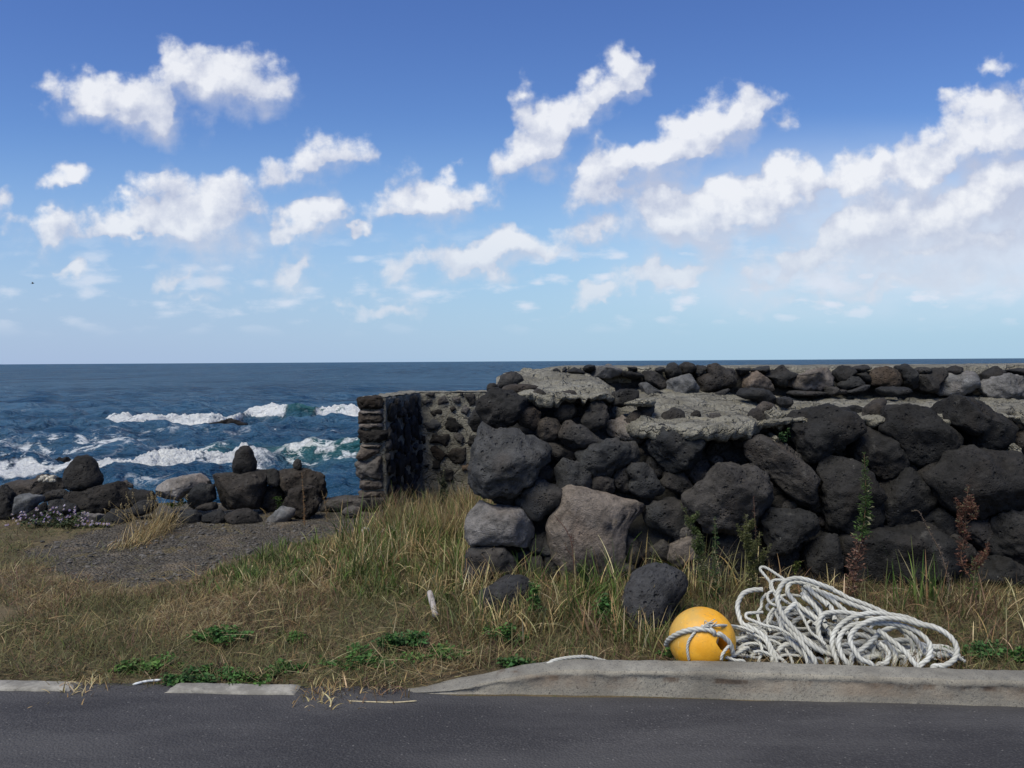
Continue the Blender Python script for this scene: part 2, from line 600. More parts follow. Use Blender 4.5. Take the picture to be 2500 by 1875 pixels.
GRAVEL = gpoly([(60, 1345), (330, 1270), (760, 1262), (905, 1262), (870, 1300), (720, 1325), (560, 1380), (440, 1412), (330, 1428), (190, 1412), (120, 1385)])


def poly_dist(x, y, poly):
    d = np.full(np.shape(x), 1e9)
    for i in range(len(poly)):
        a = poly[i]; b = poly[(i + 1) % len(poly)]
        ab = b - a
        t = np.clip(((x - a[0]) * ab[0] + (y - a[1]) * ab[1]) / (ab @ ab), 0, 1)
        d = np.minimum(d, np.hypot(x - a[0] - t * ab[0], y - a[1] - t * ab[1]))
    return np.where(in_poly(x, y, poly), -d, d)


def ground_material():
    m, t, b = new_mat('verge_soil')
    p = t.n('ShaderNodeTexCoord').outputs['Object']
    gr = t.n('ShaderNodeAttribute', attribute_name='gravel').outputs['Fac']
    sh = t.n('ShaderNodeAttribute', attribute_name='shore').outputs['Fac']
    n1 = t.noise(p, 2.2, 5, .6); n2 = t.noise(p, 18, 5, .65); n3 = t.noise(p, 120, 3, .6)
    soil = t.mix(t.smooth(n1, .35, .65), (.075, .058, .036), (.115, .09, .055))
    soil = t.mix(t.smooth(n2, .5, .7), soil, (.07, .072, .036))
    soil = t.mix(t.math('MULTIPLY', t.smooth(n3, .5, .7), .5), soil, (.20, .165, .10))
    gv = t.mix(t.smooth(n2, .3, .7), (.044, .039, .032), (.105, .090, .070))
    gv = t.mix(t.smooth(t.noise(p, 3.5, 4, .6), .5, .72), gv, (.15, .12, .085))
    sp = t.n('ShaderNodeSeparateColor'); t.set(sp, 0, t.voro(p, 52, out='Color'))
    gv = t.mix(t.math('MULTIPLY', t.smooth(sp.outputs[0], .6, 1.0), .45), gv, (.16, .155, .15))
    gv = t.mix(t.math('MULTIPLY', t.smooth(t.noise(p, 3.2, 5, .65), .54, .66), .75), gv, (.13, .105, .055))
    gm = t.smooth(t.math('ADD', gr, t.math('MULTIPLY', t.math('SUBTRACT', t.noise(p, 7, 5, .65), .5), 1.1)), .4, .62)
    c = t.mix(gm, soil, gv)
    c = t.mix(sh, c, (.022, .021, .021))
    t.set(b, 'Base Color', c)
    b.inputs['Roughness'].default_value = .95
    b.inputs['Specular IOR Level'].default_value = .15
    h = t.math('ADD', t.math('MULTIPLY', n2, .6), t.math('MULTIPLY', n3, .4))
    h = t.math('SUBTRACT', h, t.math('MULTIPLY', t.voro(p, 52), t.math('MULTIPLY', gm, 1.3)))
    bump(t, b, h, 1.0, .022)
    return m


def build_ground():
    xs = axis([(-400, -60, 40), (-60, -10, 4), (-10, -5, .4), (-5, 4.2, .045), (4.2, 10, .4), (10, 60, 4), (60, 401, 40)])
    ys = axis([(-300, -20, 40), (-20, 3.2, 2.0), (3.2, 6.2, .04), (6.2, 9.2, .06), (9.2, 13.6, .2), (13.6, 40, 4)])
    X, Y = np.meshgrid(xs, ys)
    Z = ground_z(X, Y)
    Z = np.where(Y > 13.4, -4.5, Z)
    v = np.stack([X, Y, Z], -1).reshape(-1, 3)
    me = mesh_np('ground', v, quads=grid_quads(len(ys), len(xs)))
    g = sstep(poly_dist(X, Y, GRAVEL), .30, -.25) * 1.0
    far = sstep(Y, 7.6, 8.3) * .9
    g = np.maximum(g, far)
    add_attr(me, 'gravel', g.ravel())
    add_attr(me, 'shore', sstep(Y, 8.9, 9.6).ravel())
    o = link('ground', me, ground_material())
    o['kind'] = 'structure'


build_ground()


def asphalt_material():
    m, t, b = new_mat('asphalt')
    p = t.n('ShaderNodeTexCoord').outputs['Object']
    n1 = t.noise(t.vmath('MULTIPLY', p, (.5, 1.6, 1)), 1.6, 5, .6)
    n2 = t.noise(p, 130, 3, .65)
    sp = t.n('ShaderNodeSeparateColor'); t.set(sp, 0, t.voro(p, 160, out='Color'))
    c = t.mix(t.smooth(n1, .35, .68), (.027, .026, .029), (.056, .054, .056))
    c = t.mix(t.math('MULTIPLY', t.smooth(n2, .45, .75), .6), c, (.085, .083, .085))
    worn = t.smooth(t.noise(t.vmath('MULTIPLY', p, (.6, 2.2, 1)), 1.1, 4, .6), .45, .7)
    c = t.mix(t.math('MULTIPLY', t.math('MULTIPLY', t.smooth(sp.outputs[0], .6, 1), worn), .5), c, (.105, .10, .10))
    c = t.mix(t.math('MULTIPLY', t.smooth(sp.outputs[1], .992, .998), .35), c, (.25, .24, .23))
    t.set(b, 'Base Color', c)
    b.inputs['Roughness'].default_value = .85
    b.inputs['Specular IOR Level'].default_value = .3
    h = t.math('ADD', t.math('MULTIPLY', n2, .6), t.math('MULTIPLY', t.voro(p, 95), -.8))
    bump(t, b, h, .9, .006)
    return m


def build_road():
    xs = axis([(-200, -8, 8), (-8, 8, .08), (8, 201, 8)])
    q = np.stack([xs, xs * 0, xs * 0], -1)
    e = road_edge(xs) + .012 * fbm(q / .25, 3, .5, 3) + .006 * fbm(q / .05, 2, .5, 4)
    # the surface dressing stops a little short of the flush kerb on the left
    e = e + .10 * sstep(xs, -.25, -.6)
    rows = []
    for f in np.concatenate([[0, .3, .6, .8, .9], np.linspace(.95, 1, 6)]):
        y = -3.6 + (e + 3.6) * f
        z = .018 + .004 * vnoise(np.stack([xs / .9, y / .9, y * 0], -1), 2) - .012 * (f > .999)
        rows.append(np.stack([xs, y, z], -1))
    v = np.concatenate(rows)
    o = link('road', mesh_np('road', v, quads=grid_quads(len(rows), len(xs))), asphalt_material())
    o['kind'] = 'structure'


build_road()


def kerb_material():
    m, t, b = new_mat('kerb_concrete')
    p = t.n('ShaderNodeTexCoord').outputs['Object']
    pz = t.n('ShaderNodeSeparateXYZ', i_0=p).outputs[2]
    n1 = t.noise(p, 4, 6, .65); n2 = t.noise(p, 40, 5, .7); n3 = t.noise(p, 190, 2, .6)
    c = t.mix(t.smooth(n1, .35, .68), (.185, .168, .140), (.30, .275, .228))
    c = t.mix(t.math('MULTIPLY', t.smooth(n2, .5, .72), .6), c, (.15, .145, .135))
    c = t.mix(t.math('MULTIPLY', t.smooth(n3, .55, .70), .8), c, (.075, .072, .066))
    c = t.mix(t.math('MULTIPLY', t.smooth(t.noise(p, 90, 2, .6), .64, .70), .7), c, (.045, .042, .038))
    c = t.mix(t.math('MULTIPLY', t.smooth(t.noise(t.vmath('MULTIPLY', p, (1, 1, .12)), 16, 4, .65), .55, .72), .35), c, (.12, .112, .10))
    # rust-brown weathering under the lip, in the concrete itself
    lip = t.math('MULTIPLY', t.smooth(pz, .066, .078), t.smooth(pz, .100, .090))
    st = t.smooth(t.noise(t.vmath('MULTIPLY', p, (1, 1, .3)), 9, 5, .7), .46, .62)
    c = t.mix(t.math('MULTIPLY', t.math('MULTIPLY', lip, st), .75), c, (.085, .052, .034))
    band = t.math('MULTIPLY', t.smooth(pz, .02, .05), t.smooth(pz, .10, .09))
    c = t.mix(t.math('MULTIPLY', t.math('MULTIPLY', band, t.smooth(t.noise(p, 2.2, 4, .6), .45, .65)), .5), c, (.25, .185, .13))
    # top surface is greyer and darker than the faces
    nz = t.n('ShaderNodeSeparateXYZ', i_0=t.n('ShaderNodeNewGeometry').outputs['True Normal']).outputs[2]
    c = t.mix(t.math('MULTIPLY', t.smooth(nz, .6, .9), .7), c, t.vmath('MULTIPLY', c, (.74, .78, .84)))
    t.set(b, 'Base Color', c)
    b.inputs['Roughness'].default_value = .92
    b.inputs['Specular IOR Level'].default_value = .2
    h = t.math('ADD', t.math('MULTIPLY', n2, .7), t.math('ADD', t.math('MULTIPLY', n3, .7), t.math('MULTIPLY', t.voro(p, 70), -.6)))
    bump(t, b, h, .5, .004)
    return m


MAT_KERB = kerb_material()


def build_kerb():
    xs = axis([(-.48, 5.2, .016), (5.2, 30, .6)])
    # profile: (offset behind the road edge, share of height)
    prof = [(-.004, -.25), (.0, .02), (.003, .30), (.003, .55), (.003, .66), (.001, .72), (.0, .80), (.006, .93), (.02, .985), (.05, 1.0), (.08, 1.01), (.112, 1.0), (.124, .96), (.129, .8), (.129, -.2)]
    rows = []
    for (dy, f) in prof:
        h = kerb_h(xs)
        q = np.stack([xs, np.full_like(xs, dy), np.full_like(xs, f)], -1)
        y = road_edge(xs) + dy + (.006 + .005 * (f > .6)) * fbm(q * np.array([1, 1, .25]) / .09, 4, .62, 12)
        wid = sstep(xs, -.50, -.25)
        y = road_edge(xs) + (y - road_edge(xs)) * (.35 + .65 * wid)
        z = h * f + .010 + .004 * fbm(q / .07, 3, .5, 14) * (f > .5) + .008 * fbm(q / .5, 2, .5, 15) * (f > .5)
        rows.append(np.stack([xs, y, z], -1))
    v = np.concatenate(rows)
    o = link('kerb', mesh_np('kerb', v, quads=grid_quads(len(prof), len(xs))[:, ::-1]), MAT_KERB)
    o['kind'] = 'structure'


build_kerb()


def build_kerb_strip():
    V, Q = [], []
    n0 = 0
    for (pa, pb, pyb, pyf) in ((-700, 172, 1672, 1692), (385, 722, 1684, 1714)):
        a = on_z(pa, (pyb + pyf) / 2, .03)[0]; b = on_z(pb, (pyb + pyf) / 2, .03)[0]
        xs = np.arange(a, b, .02)
        rows = []
        for f, dz in ((0, -.03), (.0, .0), (.10, .006), (.5, .007), (.9, .006), (1, .0), (1, -.04)):
            q = np.stack([xs, xs * 0 + f, xs * 0], -1)
            e = road_edge(xs)
            y = e - .045 + f * .105 + .006 * fbm(q / .08, 3, .55, 31)
            end = np.minimum(sstep(xs, a, a + .03), sstep(xs, b, b - .03))
            z = .024 + dz + .0025 * fbm(q / .06, 3, .5, 33) - .014 * (1 - end) * (1 + .8 * fbm(q / .05, 2, .5, 35))
            rows.append(np.stack([xs + .012 * fbm(q * 9 + 3, 1, .5, 3), y, z], -1))
        v = np.concatenate(rows)
        V.append(v); Q.append(grid_quads(len(rows), len(xs))[:, ::-1] + n0)
        n0 += len(v)
    m, t, b = new_mat('pale_kerb_concrete')
    p = t.n('ShaderNodeTexCoord').outputs['Object']
    n1 = t.noise(p, 7, 6, .7); n2 = t.noise(p, 60, 4, .65)
    c = t.mix(t.smooth(n1, .38, .62), (.16, .15, .132), (.29, .275, .245))
    c = t.mix(t.smooth(t.noise(p, 11, 6, .7), .60, .68), c, (.06, .058, .056))
    c = t.mix(t.math('MULTIPLY', t.smooth(n2, .55, .7), .5), c, (.15, .14, .13))
    t.set(b, 'Base Color', c)
    b.inputs['Roughness'].default_value = .93
    bump(t, b, t.math('ADD', n1, n2), .7, .006)
    o = link('kerb_strip', mesh_np('kerb_strip', np.concatenate(V), quads=np.concatenate(Q)), m)
    o['kind'] = 'structure'


build_kerb_strip()


# ------------------------------------------------------------------ the boulder sea wall
def wall_face(px, py):
    """distance of the battered wall face along the ray through a photo pixel"""
    d = ray(px, py)
    # plane Y = 4.95 - .03 X + .42 (z - .15)
    k = .42
    t = (4.95 + k * (CAM_H - .15)) / (d[..., 1] + .03 * d[..., 0] - k * d[..., 2])
    return (d * t[..., None])[..., 1]


wall = thing('boulder_wall', 'long wall of dark volcanic boulders with pale mortar ledges behind the rope pile', 'wall', (1.6, 5.3, .15))
wall['kind'] = 'thing'


def wobj(name, me, mat):
    o = link(name, me, mat, wall)
    o.matrix_parent_inverse = Matrix.Translation(wall.location).inverted()
    return o


def wrock(k, s, dy=0.0, tint=.03, brown=0.0, name='boulder', Y=None, grow=1.0, **kw):
    pl = T(k, s)
    pl = pl.mean(0) + (pl - pl.mean(0)) * grow
    brown *= .6
    c = pl.mean(0)
    if Y is None:
        Y = float(wall_face(c[0], c[1])) + .10 + dy
    tint = tint * (.84 if tint < .05 else (.55 if tint < .13 else .70))
    tr = (tint * (1 + .55 * brown), tint * (1 + .1 * brown), tint * (1.02 - .28 * brown))
    o = rock(pl, Y, name, wall, tr, **kw)
    o.location = o.location - wall.location
    return o


# big rounded boulders of the wall face: view, outline, push back, darkness, warmth
FACE = [
    ('A', '240,520 330,400 440,355 560,370 700,440 800,520 860,590 700,660 640,740 560,800 390,860 300,810 290,700 230,590', -.06, .020, .1, {}),
    ('A', '650,620 740,570 850,570 910,650 915,760 880,835 760,810 690,760', -.02, .032, .8, {}),
    ('A', '100,700 150,610 240,600 330,680 300,780 250,850 170,830 100,770', .25, .018, .1, {}),
    ('A', '320,330 350,300 400,300 450,350 400,410 330,410', .2, .06, .2, {}),
    ('A', '405,290 470,230 560,175 700,220 790,270 660,310 440,360', .35, .055, .1, dict(facets=3)),
    ('A', '450,360 560,315 720,310 890,325 860,400 720,440 600,420', .06, .06, .6, {}),
    ('A', '795,450 880,350 960,400 1055,480 1040,535 870,560 810,510', .0, .034, .4, dict(facets=2)),
    ('A', '1070,450 1150,395 1280,385 1385,450 1370,515 1180,560 1090,520', .04, .042, .4, {}),
    ('A', '1490,500 1540,455 1610,465 1665,560 1695,680 1650,790 1540,850 1430,820 1385,740 1420,620', .0, .05, .2, {}),
    ('A', '1280,600 1330,540 1440,530 1470,620 1400,710 1250,660', .16, .05, .1, {}),
    ('A', '1650,480 1740,405 1830,385 1950,350 2030,390 2000,470 1850,570 1690,550', .05, .022, .1, {}),
    ('A', '890,760 980,690 1100,730 1180,800 1160,920 1060,970 930,980 870,880', .02, .062, .7, {}),
    ('A', '1110,690 1200,635 1280,655 1400,700 1385,790 1200,750 1140,740', .12, .055, .2, {}),
    ('A', '1140,880 1185,770 1270,728 1360,770 1410,830 1490,870 1615,945 1460,1020 1320,1060 1235,1045 1150,960', -.03, .068, .25, {}),
    ('A', '1680,720 1840,645 1930,685 2060,830 2125,900 2000,985 1880,950 1700,910 1630,830', .10, .15, .5, dict(facets=4)),
    ('A', '165,1010 255,880 275,720 310,800 400,850 520,815 700,850 840,900 910,970 1015,1000 1030,1080 985,1170 900,1270 850,1350 720,1435 650,1545 590,1575 470,1510 390,1565 300,1545 220,1490 145,1400 135,1260 175,1100', -.10, .088, .0, dict(depth=.26)),
    ('A', '870,1000 1000,970 1110,985 1240,1050 1360,1090 1370,1180 1150,1190 1030,1160', .06, .05, .4, {}),
    ('A', '1345,1100 1430,1015 1600,965 1790,945 1960,965 2020,1050 2075,1190 1900,1210 1750,1270 1700,1375 1500,1380 1390,1250', -.03, .066, -.1, {}),
    ('A', '1100,1250 1165,1165 1330,1160 1425,1230 1500,1360 1485,1480 1300,1495 1190,1520 1085,1440 1075,1350', -.06, .066, .0, {}),
    ('A', '870,1320 930,1245 1010,1245 1080,1310 1085,1410 990,1410 870,1375', .04, .062, .4, {}),
    ('A', '1485,1410 1560,1350 1660,1345 1745,1400 1770,1480 1725,1555 1600,1530 1485,1490', -.03, .058, .4, {}),
    ('A', '1690,1300 1760,1235 1890,1215 1925,1330 1935,1480 1905,1540 1780,1510 1715,1390', .03, .042, .4, {}),
    ('A', '1890,1290 1960,1205 2090,1205 2165,1280 2260,1380 2330,1500 2300,1590 2050,1580 1925,1515 1925,1420 1970,1390', -.02, .062, .0, {}),
    ('D', '640,140 740,10 865,-95 950,-105 1085,-45 1170,60 1180,190 1105,270 1000,335 890,355 785,315 695,220', -.05, .064, .05, {}),
    ('D', '85,290 130,195 200,140 360,185 500,215 695,235 790,350 845,450 860,550 795,680 600,640 130,628 85,550 75,420', -.06, .19, .25, dict(facets=3, angular=.7, mat='D', p=.62, rough=.5)),
    ('D', '360,110 440,30 560,50 630,130 620,200 500,215 400,185', -.01, .055, .3, {}),
    ('D', '1165,60 1290,5 1430,15 1700,75 1840,145 2050,185 2130,260 1990,310 1910,420 1860,560 1840,800 1840,950 1700,1060 1500,1080 1380,1220 1170,1230 1160,900 1080,760 1025,640 995,450 1075,300 1165,190', -.02, .160, .75, dict(facets=2, angular=.75, mat='D', depth=.12, p=.58, rough=.5)),
    ('D', '860,540 1000,485 1030,620 1080,740 960,775 850,730 770,640', .06, .045, .0, {}),
    ('D', '950,370 1045,335 1030,430 970,475', .14, .05, .1, dict(sub=4)),
    ('D', '860,470 970,450 1000,520 880,555', .16, .035, .1, dict(sub=4)),
    ('D', '45,1000 85,830 115,715 300,685 490,685 610,790 650,900 600,1010 400,1030 200,1040 40,1110', -.02, .075, .1, {}),
    ('D', '110,640 400,610 720,660 780,690 600,760 300,720 120,700', .14, .015, .0, dict(sub=4)),
    ('D', '630,760 720,705 840,735 770,815 645,830', .06, .045, .1, dict(sub=4)),
    ('D', '710,850 800,785 910,785 970,880 970,990 850,1040 750,990', .05, .045, .5, {}),
    ('D', '970,780 1080,770 1150,900 1170,1100 1050,1150 980,1000', .10, .05, .1, {}),
    ('B', '105,1000 175,815 260,775 440,845 560,855 705,875 778,950 748,1040 685,1155 560,1270 460,1318 325,1298 215,1215 125,1100', -.06, .030, -.15, {}),
    ('B', '1195,1000 1285,915 1420,905 1600,965 1755,1085 1860,1205 1930,1330 1945,1600 1880,1670 1750,1635 1620,1540 1500,1430 1400,1290 1285,1225 1205,1130', -.03, .040, .35, dict(depth=.2)),
    ('B', '1610,730 1730,655 1950,595 2150,552 2310,600 2450,720 2510,830 2405,910 2250,1060 2030,1190 1900,1220 1825,1150 1750,950 1730,850', -.07, .020, .1, {}),
    ('B', '465,1610 650,1475 800,1335 930,1215 1020,1205 1300,1245 1405,1350 1495,1470 1515,1620 1480,1750 1385,1830 1330,1920 1200,1980 1000,2000 800,1960 690,1860 530,1750', -.10, .046, .35, dict(facets=3)),
    ('B', '1030,960 1200,825 1340,780 1455,765 1470,845 1280,910 1120,1030', .10, .030, .0, {}),
    ('B', '760,1060 830,975 990,935 1040,980 960,1050 800,1110', .12, .034, .0, {}),
    ('B', '860,1120 1000,1065 1200,1125 1250,1195 1100,1210 930,1190', .14, .038, .0, {}),
    ('B', '570,1330 620,1255 700,1245 770,1320 750,1390 650,1450 585,1405', .05, .10, .5, {}),
    ('B', '240,1400 330,1315 420,1330 500,1295 600,1420 650,1470 540,1560 400,1520 280,1460', .02, .052, .3, {}),
    ('B', '740,1280 880,1185 960,1210 860,1325 760,1335', .10, .04, .1, dict(sub=4)),
    ('B', '80,1200 110,1120 190,1180 300,1290 310,1360 220,1400 150,1300', .10, .06, .2, dict(sub=4)),
    ('B', '0,720 60,690 160,740 140,880 60,900 0,850', .14, .06, .3, dict(sub=4)),
    ('B', '1480,900 1620,960 1760,1090 1740,830 1600,800', .18, .03, .0, dict(sub=4)),
    ('C', '615,830 645,615 720,555 850,535 1000,555 1155,635 1305,755 1435,855 1478,960 1448,1045 1285,1118 1150,1210 980,1210 875,1160 795,1010 675,890', -.06, .019, .1, {}),
    ('C', '270,1050 325,955 430,812 560,845 725,915 805,1010 868,1140 880,1265 785,1340 600,1360 455,1270 330,1180', .0, .019, .15, {}),
    ('C', '200,580 300,548 425,575 440,655 380,690 300,650', .16, .022, .1, dict(sub=4)),
    ('C', '385,700 425,575 530,485 635,470 668,520 610,650 530,770 470,840 395,770', .06, .040, .45, {}),
    ('C', '1205,600 1285,535 1440,465 1655,505 1785,525 1925,595 2055,700 2140,800 2090,960 1965,1070 1800,1090 1655,1020 1620,890 1445,805 1320,735', -.05, .019, .1, {}),
    ('C', '-90,1300 -40,1175 60,1148 250,1175 395,1245 470,1380 570,1500 610,1640 570,1810 430,1910 280,1960 150,1975 20,1950 -30,1800 -60,1650 -80,1450', -.05, .022, .2, {}),
    ('C', '515,1700 635,1510 755,1380 880,1245 965,1285 1110,1450 1210,1600 1290,1700 1210,1840 1000,1895 800,1955 620,1945 550,1830', .02, .019, .1, {}),
    ('C', '1055,1360 1225,1195 1315,1105 1500,1055 1640,1022 1785,1072 1950,1085 2215,1135 2510,1245 2560,1500 2460,1690 2200,1745 1950,1755 1700,1775 1450,1765 1290,1700 1190,1560', -.06, .023, .2, dict(depth=.25)),
    ('C', '2040,940 2115,855 2250,805 2410,845 2410,1110 2200,1130 2080,1050', .05, .028, .6, {}),
    ('F', '1040,400 1190,195 1270,212 1405,300 1458,420 1430,530 1385,580 1200,570', .03, .024, .1, {}),
    ('F', '140,640 190,550 400,510 620,462 850,440 1050,395 1200,455 1380,545 1430,700 1430,860 1310,935 1155,965 1000,1220 700,1320 450,1300 240,1160 190,960 140,800', .0, .021, .1, dict(depth=.26)),
    ('F', '-220,720 -130,630 0,550 105,550 130,700 170,850 200,1050 190,1220 0,1220 -160,1110 -200,900', -.02, .024, .1, {}),
    ('E', '1420,760 1600,715 1745,635 1780,800 1840,980 1860,1070 1600,1080 1440,960', .06, .023, .1, {}),
    ('E', '1372,380 1475,262 1620,242 1800,252 1935,312 2040,460 1990,548 1765,588 1685,690 1560,750 1462,710 1422,560', -.08, .022, .05, {}),
    ('E', '330,640 440,583 560,583 695,635 690,755 600,860 420,890 320,800', .0, .13, .7, dict(mat='D')),
    ('E', '70,230 180,140 360,122 480,175 570,300 610,430 450,570 250,510 110,390', .02, .030, .0, {}),
    ('E', '780,560 1050,490 1390,420 1460,700 1410,960 1000,920 840,760', .08, .022, .0, {}),
    ('E', '420,880 760,760 1000,900 1420,950 1440,1150 900,1200 500,1100', .10, .022, .0, {}),
    ('F', '1380,600 1450,532 1610,635 1712,760 1690,830 1570,862 1440,770', -.02, .035, .3, {}),
    ('F', '1470,460 1560,392 1700,332 1835,322 1902,400 1895,530 1810,650 1735,700 1590,640 1490,565', .02, .046, .5, {}),
    ('F', '1830,640 1890,400 1955,292 2080,260 2255,280 2410,400 2410,860 2200,915 1990,842 1870,765', -.03, .026, .1, {}),
    ('F', '1430,900 1600,880 1720,790 1900,765 2100,870 2310,890 2410,1000 2410,1160 2250,1215 2000,1165 1740,1110 1500,1060', .0, .021, .0, dict(p=.75)),
    ('F', '1400,1080 1680,1120 1950,1160 2200,1220 2410,1240 2410,1370 2100,1350 1790,1300 1450,1260', -.02, .019, .0, dict(p=.75)),
    ('F', '950,1180 1200,960 1420,920 1450,1250 1200,1350 950,1330', .05, .022, .0, {}),
]
for (k, s, dy, ti, br, kw) in FACE:
    kw = dict(kw)
    if kw.get('mat') == 'D':
        kw['mat'] = MAT_DENSE
    kw.setdefault('facets', 2 if ti < .045 else 1)
    wrock(k, s, dy, ti, br, grow=1.035, **kw)

# stones of the low parapet standing at the back of the ledge
PARA = [
    ('B', '25,230 50,155 200,172 295,240 308,350 240,392 120,315', .05, .2, 2), ('B', '275,160 330,85 410,65 455,140 468,212 320,258 285,200', .024, .1, 0),
    ('B', '200,130 260,115 285,170 230,195 185,160', .03, .2, 0), ('B', '455,110 520,65 620,95 638,150 560,212 455,215', .024, .4, 0),
    ('B', '282,400 315,290 380,248 480,228 582,202 625,260 668,430 640,478 400,498 285,495', .15, .0, 4), ('B', '605,170 660,105 755,108 725,180 640,248', .035, .2, 0),
    ('B', '645,250 760,185 750,85 860,70 960,125 1080,145 1138,240 1060,328 900,368 720,412 668,415', .038, .4, 2), ('B', '1095,140 1225,125 1205,205 1130,208', .028, .0, 0),
    ('B', '1182,225 1330,165 1405,220 1505,310 1542,390 1400,395 1178,372', .13, .8, 4), ('B', '1395,210 1500,135 1630,95 1690,160 1800,210 1650,285 1640,358 1540,348 1465,270', .024, .1, 1),
    ('B', '1235,160 1330,125 1445,105 1455,152 1380,195 1320,172', .03, .0, 0), ('B', '1615,320 1690,245 1880,195 1940,135 2080,125 2200,220 2190,295 2060,388 1900,382 1690,345', .15, .6, 4),
    ('B', '-10,300 90,285 145,350 278,408 278,475 160,498 50,430', .12, .0, 3), ('B', '1660,400 1760,380 2010,400 2120,390 2180,430 1900,440 1700,440', .07, .1, 1),
    ('B', '700,420 830,410 1010,350 1015,395 880,440 760,480 680,470', .07, .1, 1),
    ('C', '55,180 130,105 232,100 298,150 200,240 110,300 72,240', .02, .1, 0), ('C', '115,320 230,205 330,225 392,312 300,342 155,368', .028, .0, 1),
    ('C', '255,130 430,95 455,142 330,190', .03, .3, 0), ('C', '305,200 390,165 445,240 445,318 385,298', .024, .1, 0),
    ('C', '425,190 520,105 620,85 715,118 798,200 820,270 785,338 650,368 445,318', .042, 1.1, 0), ('C', '785,110 880,105 975,165 978,270 990,355 940,398 835,325 805,240', .026, .0, 1),
    ('C', '972,150 1070,110 1135,148 1138,195 1040,212 975,192', .034, .2, 0), ('C', '962,270 1010,215 1150,155 1220,110 1312,125 1358,200 1240,278 1198,335 1198,418 1060,398 972,345', .05, .25, 3),
    ('C', '1335,160 1430,105 1500,130 1425,195 1360,218', .024, .1, 0), ('C', '1235,400 1272,290 1400,215 1500,155 1650,155 1698,190 1718,312 1600,368 1440,450 1265,432', .17, .0, 4),
    ('C', '1702,200 1890,112 2000,180 1850,228 1720,310', .022, .1, 0), ('C', '1682,360 1870,225 2050,190 2210,235 2310,330 2310,488 1900,482 1790,445', .165, .1, 4),
    ('C', '2010,150 2200,132 2270,200 2120,218', .024, .1, 0), ('C', '-10,350 70,335 85,385 185,368 198,425 60,438 -10,445', .06, .3, 0),
    ('C', '185,405 400,318 505,330 400,388 250,420', .075, .0, 2), ('A', '1395,130 1440,100 1530,100 1530,150 1450,180 1410,170', .018, .0, 0),
    ('A', '1060,150 1100,130 1140,165 1120,190 1070,180', .018, .0, 0), ('A', '1150,170 1200,115 1215,150 1170,190', .018, .0, 0), ('A', '1200,180 1300,128 1400,165 1440,200 1300,192', .018, .0, 0),
    ('A', '1470,180 1560,110 1700,105 1820,150 1810,210 1700,250 1520,250', .13, .1, 4), ('A', '1815,155 1900,170 2050,190 2090,230 1960,260 1830,230', .022, .0, 0),
    ('A', '1900,120 1990,118 2005,165 1930,180', .022, .1, 0),
]
for (k, s, ti, br, fc) in PARA:
    pl = T(k, s)
    Yp = 6.42 + .003 * (950 - pl[:, 1].mean()) + random.uniform(-.03, .03)
    wrock(k, s, 0, ti, br, name='parapet_stone', Y=Yp, facets=fc, angular=.45 if fc > 1 else .1, mat=MAT_DENSE if ti > .1 else MAT_BASALT, depth=.13)

# dark stones that break through the mortar of the ledge
for (k, s, ti, br, Y) in (
        ('B', '1105,420 1180,365 1400,352 1490,400 1568,500 1490,570 1370,560 1300,490 1130,465', .024, .0, 6.0),
        ('B', '1590,470 1680,450 1700,520 1640,590 1590,540', .022, .0, 5.8),
        ('C', '545,370 640,345 850,345 930,390 800,420 650,450', .024, .0, 6.2),
        ('B', '-20,560 60,530 165,520 160,600 100,690 40,715 0,670', .034, .4, 5.6)):
    wrock(k, s, 0, ti, br, Y=Y, depth=.16)


# mortar ledges: two rough slabs, ragged at their edges; the left one slopes up to the top of the wall
def build_ledge(xa, xb, seed, zf0, zb0, yf0, yb, thick0, bulge, endw=(.25, .2)):
    xs = np.arange(xa, xb, .014)
    fs = np.concatenate([np.linspace(0, .3, 20), np.linspace(.32, 1, 40)])
    X, Fq = np.meshgrid(xs, fs)
    q1 = np.stack([X, X * 0 + seed, X * 0], -1)
    bl = np.exp(-((X - 1.15) / .42) ** 2) * bulge
    jag = .13 * fbm(q1 / .30, 4, .62, seed + 1) + .05 * fbm(q1 / .06, 3, .6, seed + 3)
    yf = yf0 + jag - .16 * bl
    ea = sstep(X, xa + endw[0], xa); eb = sstep(X, xb - endw[1], xb)
    yf = yf + (.55 * ea ** 2 + .8 * eb ** 2)
    ybk = yb - .3 * ea - .05 * eb
    zf = zf0(X) - .05 * bl; zb = zb0(X) + .065 * bl
    Y = yf + (ybk - yf) * Fq
    Z = zf + (zb - zf) * Fq ** .9
    q = np.stack([X, Y, Z * 0], -1)
    Z = Z + .03 * fbm(q / .25, 4, .6, 51) + .016 * fbm(q / .06, 3, .6, 53) - .03 * sstep(fbm(q * np.array([1, 2.4, 1]) / .15, 3, .55, 57), .12, .35)
    Z = Z - .05 * ea - .06 * eb
    e = np.stack([X, Y, Z], -1)[0]
    thick = thick0 + .05 * fbm(np.stack([xs, xs * 0, xs * 0], -1) / .09, 4, .65, 61 + seed) + .05 * np.exp(-((xs - 1.15) / .40) ** 2) * bulge
    thick = np.maximum(thick, .016)
    pre = []
    for fr, dyv in ((1.2, .6), (1.12, .16), (1.0, .035), (.8, .008), (.6, .0), (.4, -.008), (.2, -.006)):
        r = e.copy()
        r[:, 2] -= thick * fr + .016 * fbm(e / .04 + fr * 9, 3, .6, 63)
        r[:, 1] += dyv + .034 * fbm(e / .05 + fr * 5, 3, .6, 65)
        pre.append(r)
    rows = pre + list(np.stack([X, Y, Z], -1))
    V = np.concatenate(rows)
    wobj('mortar_ledge', mesh_np('mortar_ledge', V, quads=grid_quads(len(rows), len(xs))), MAT_MORTAR)


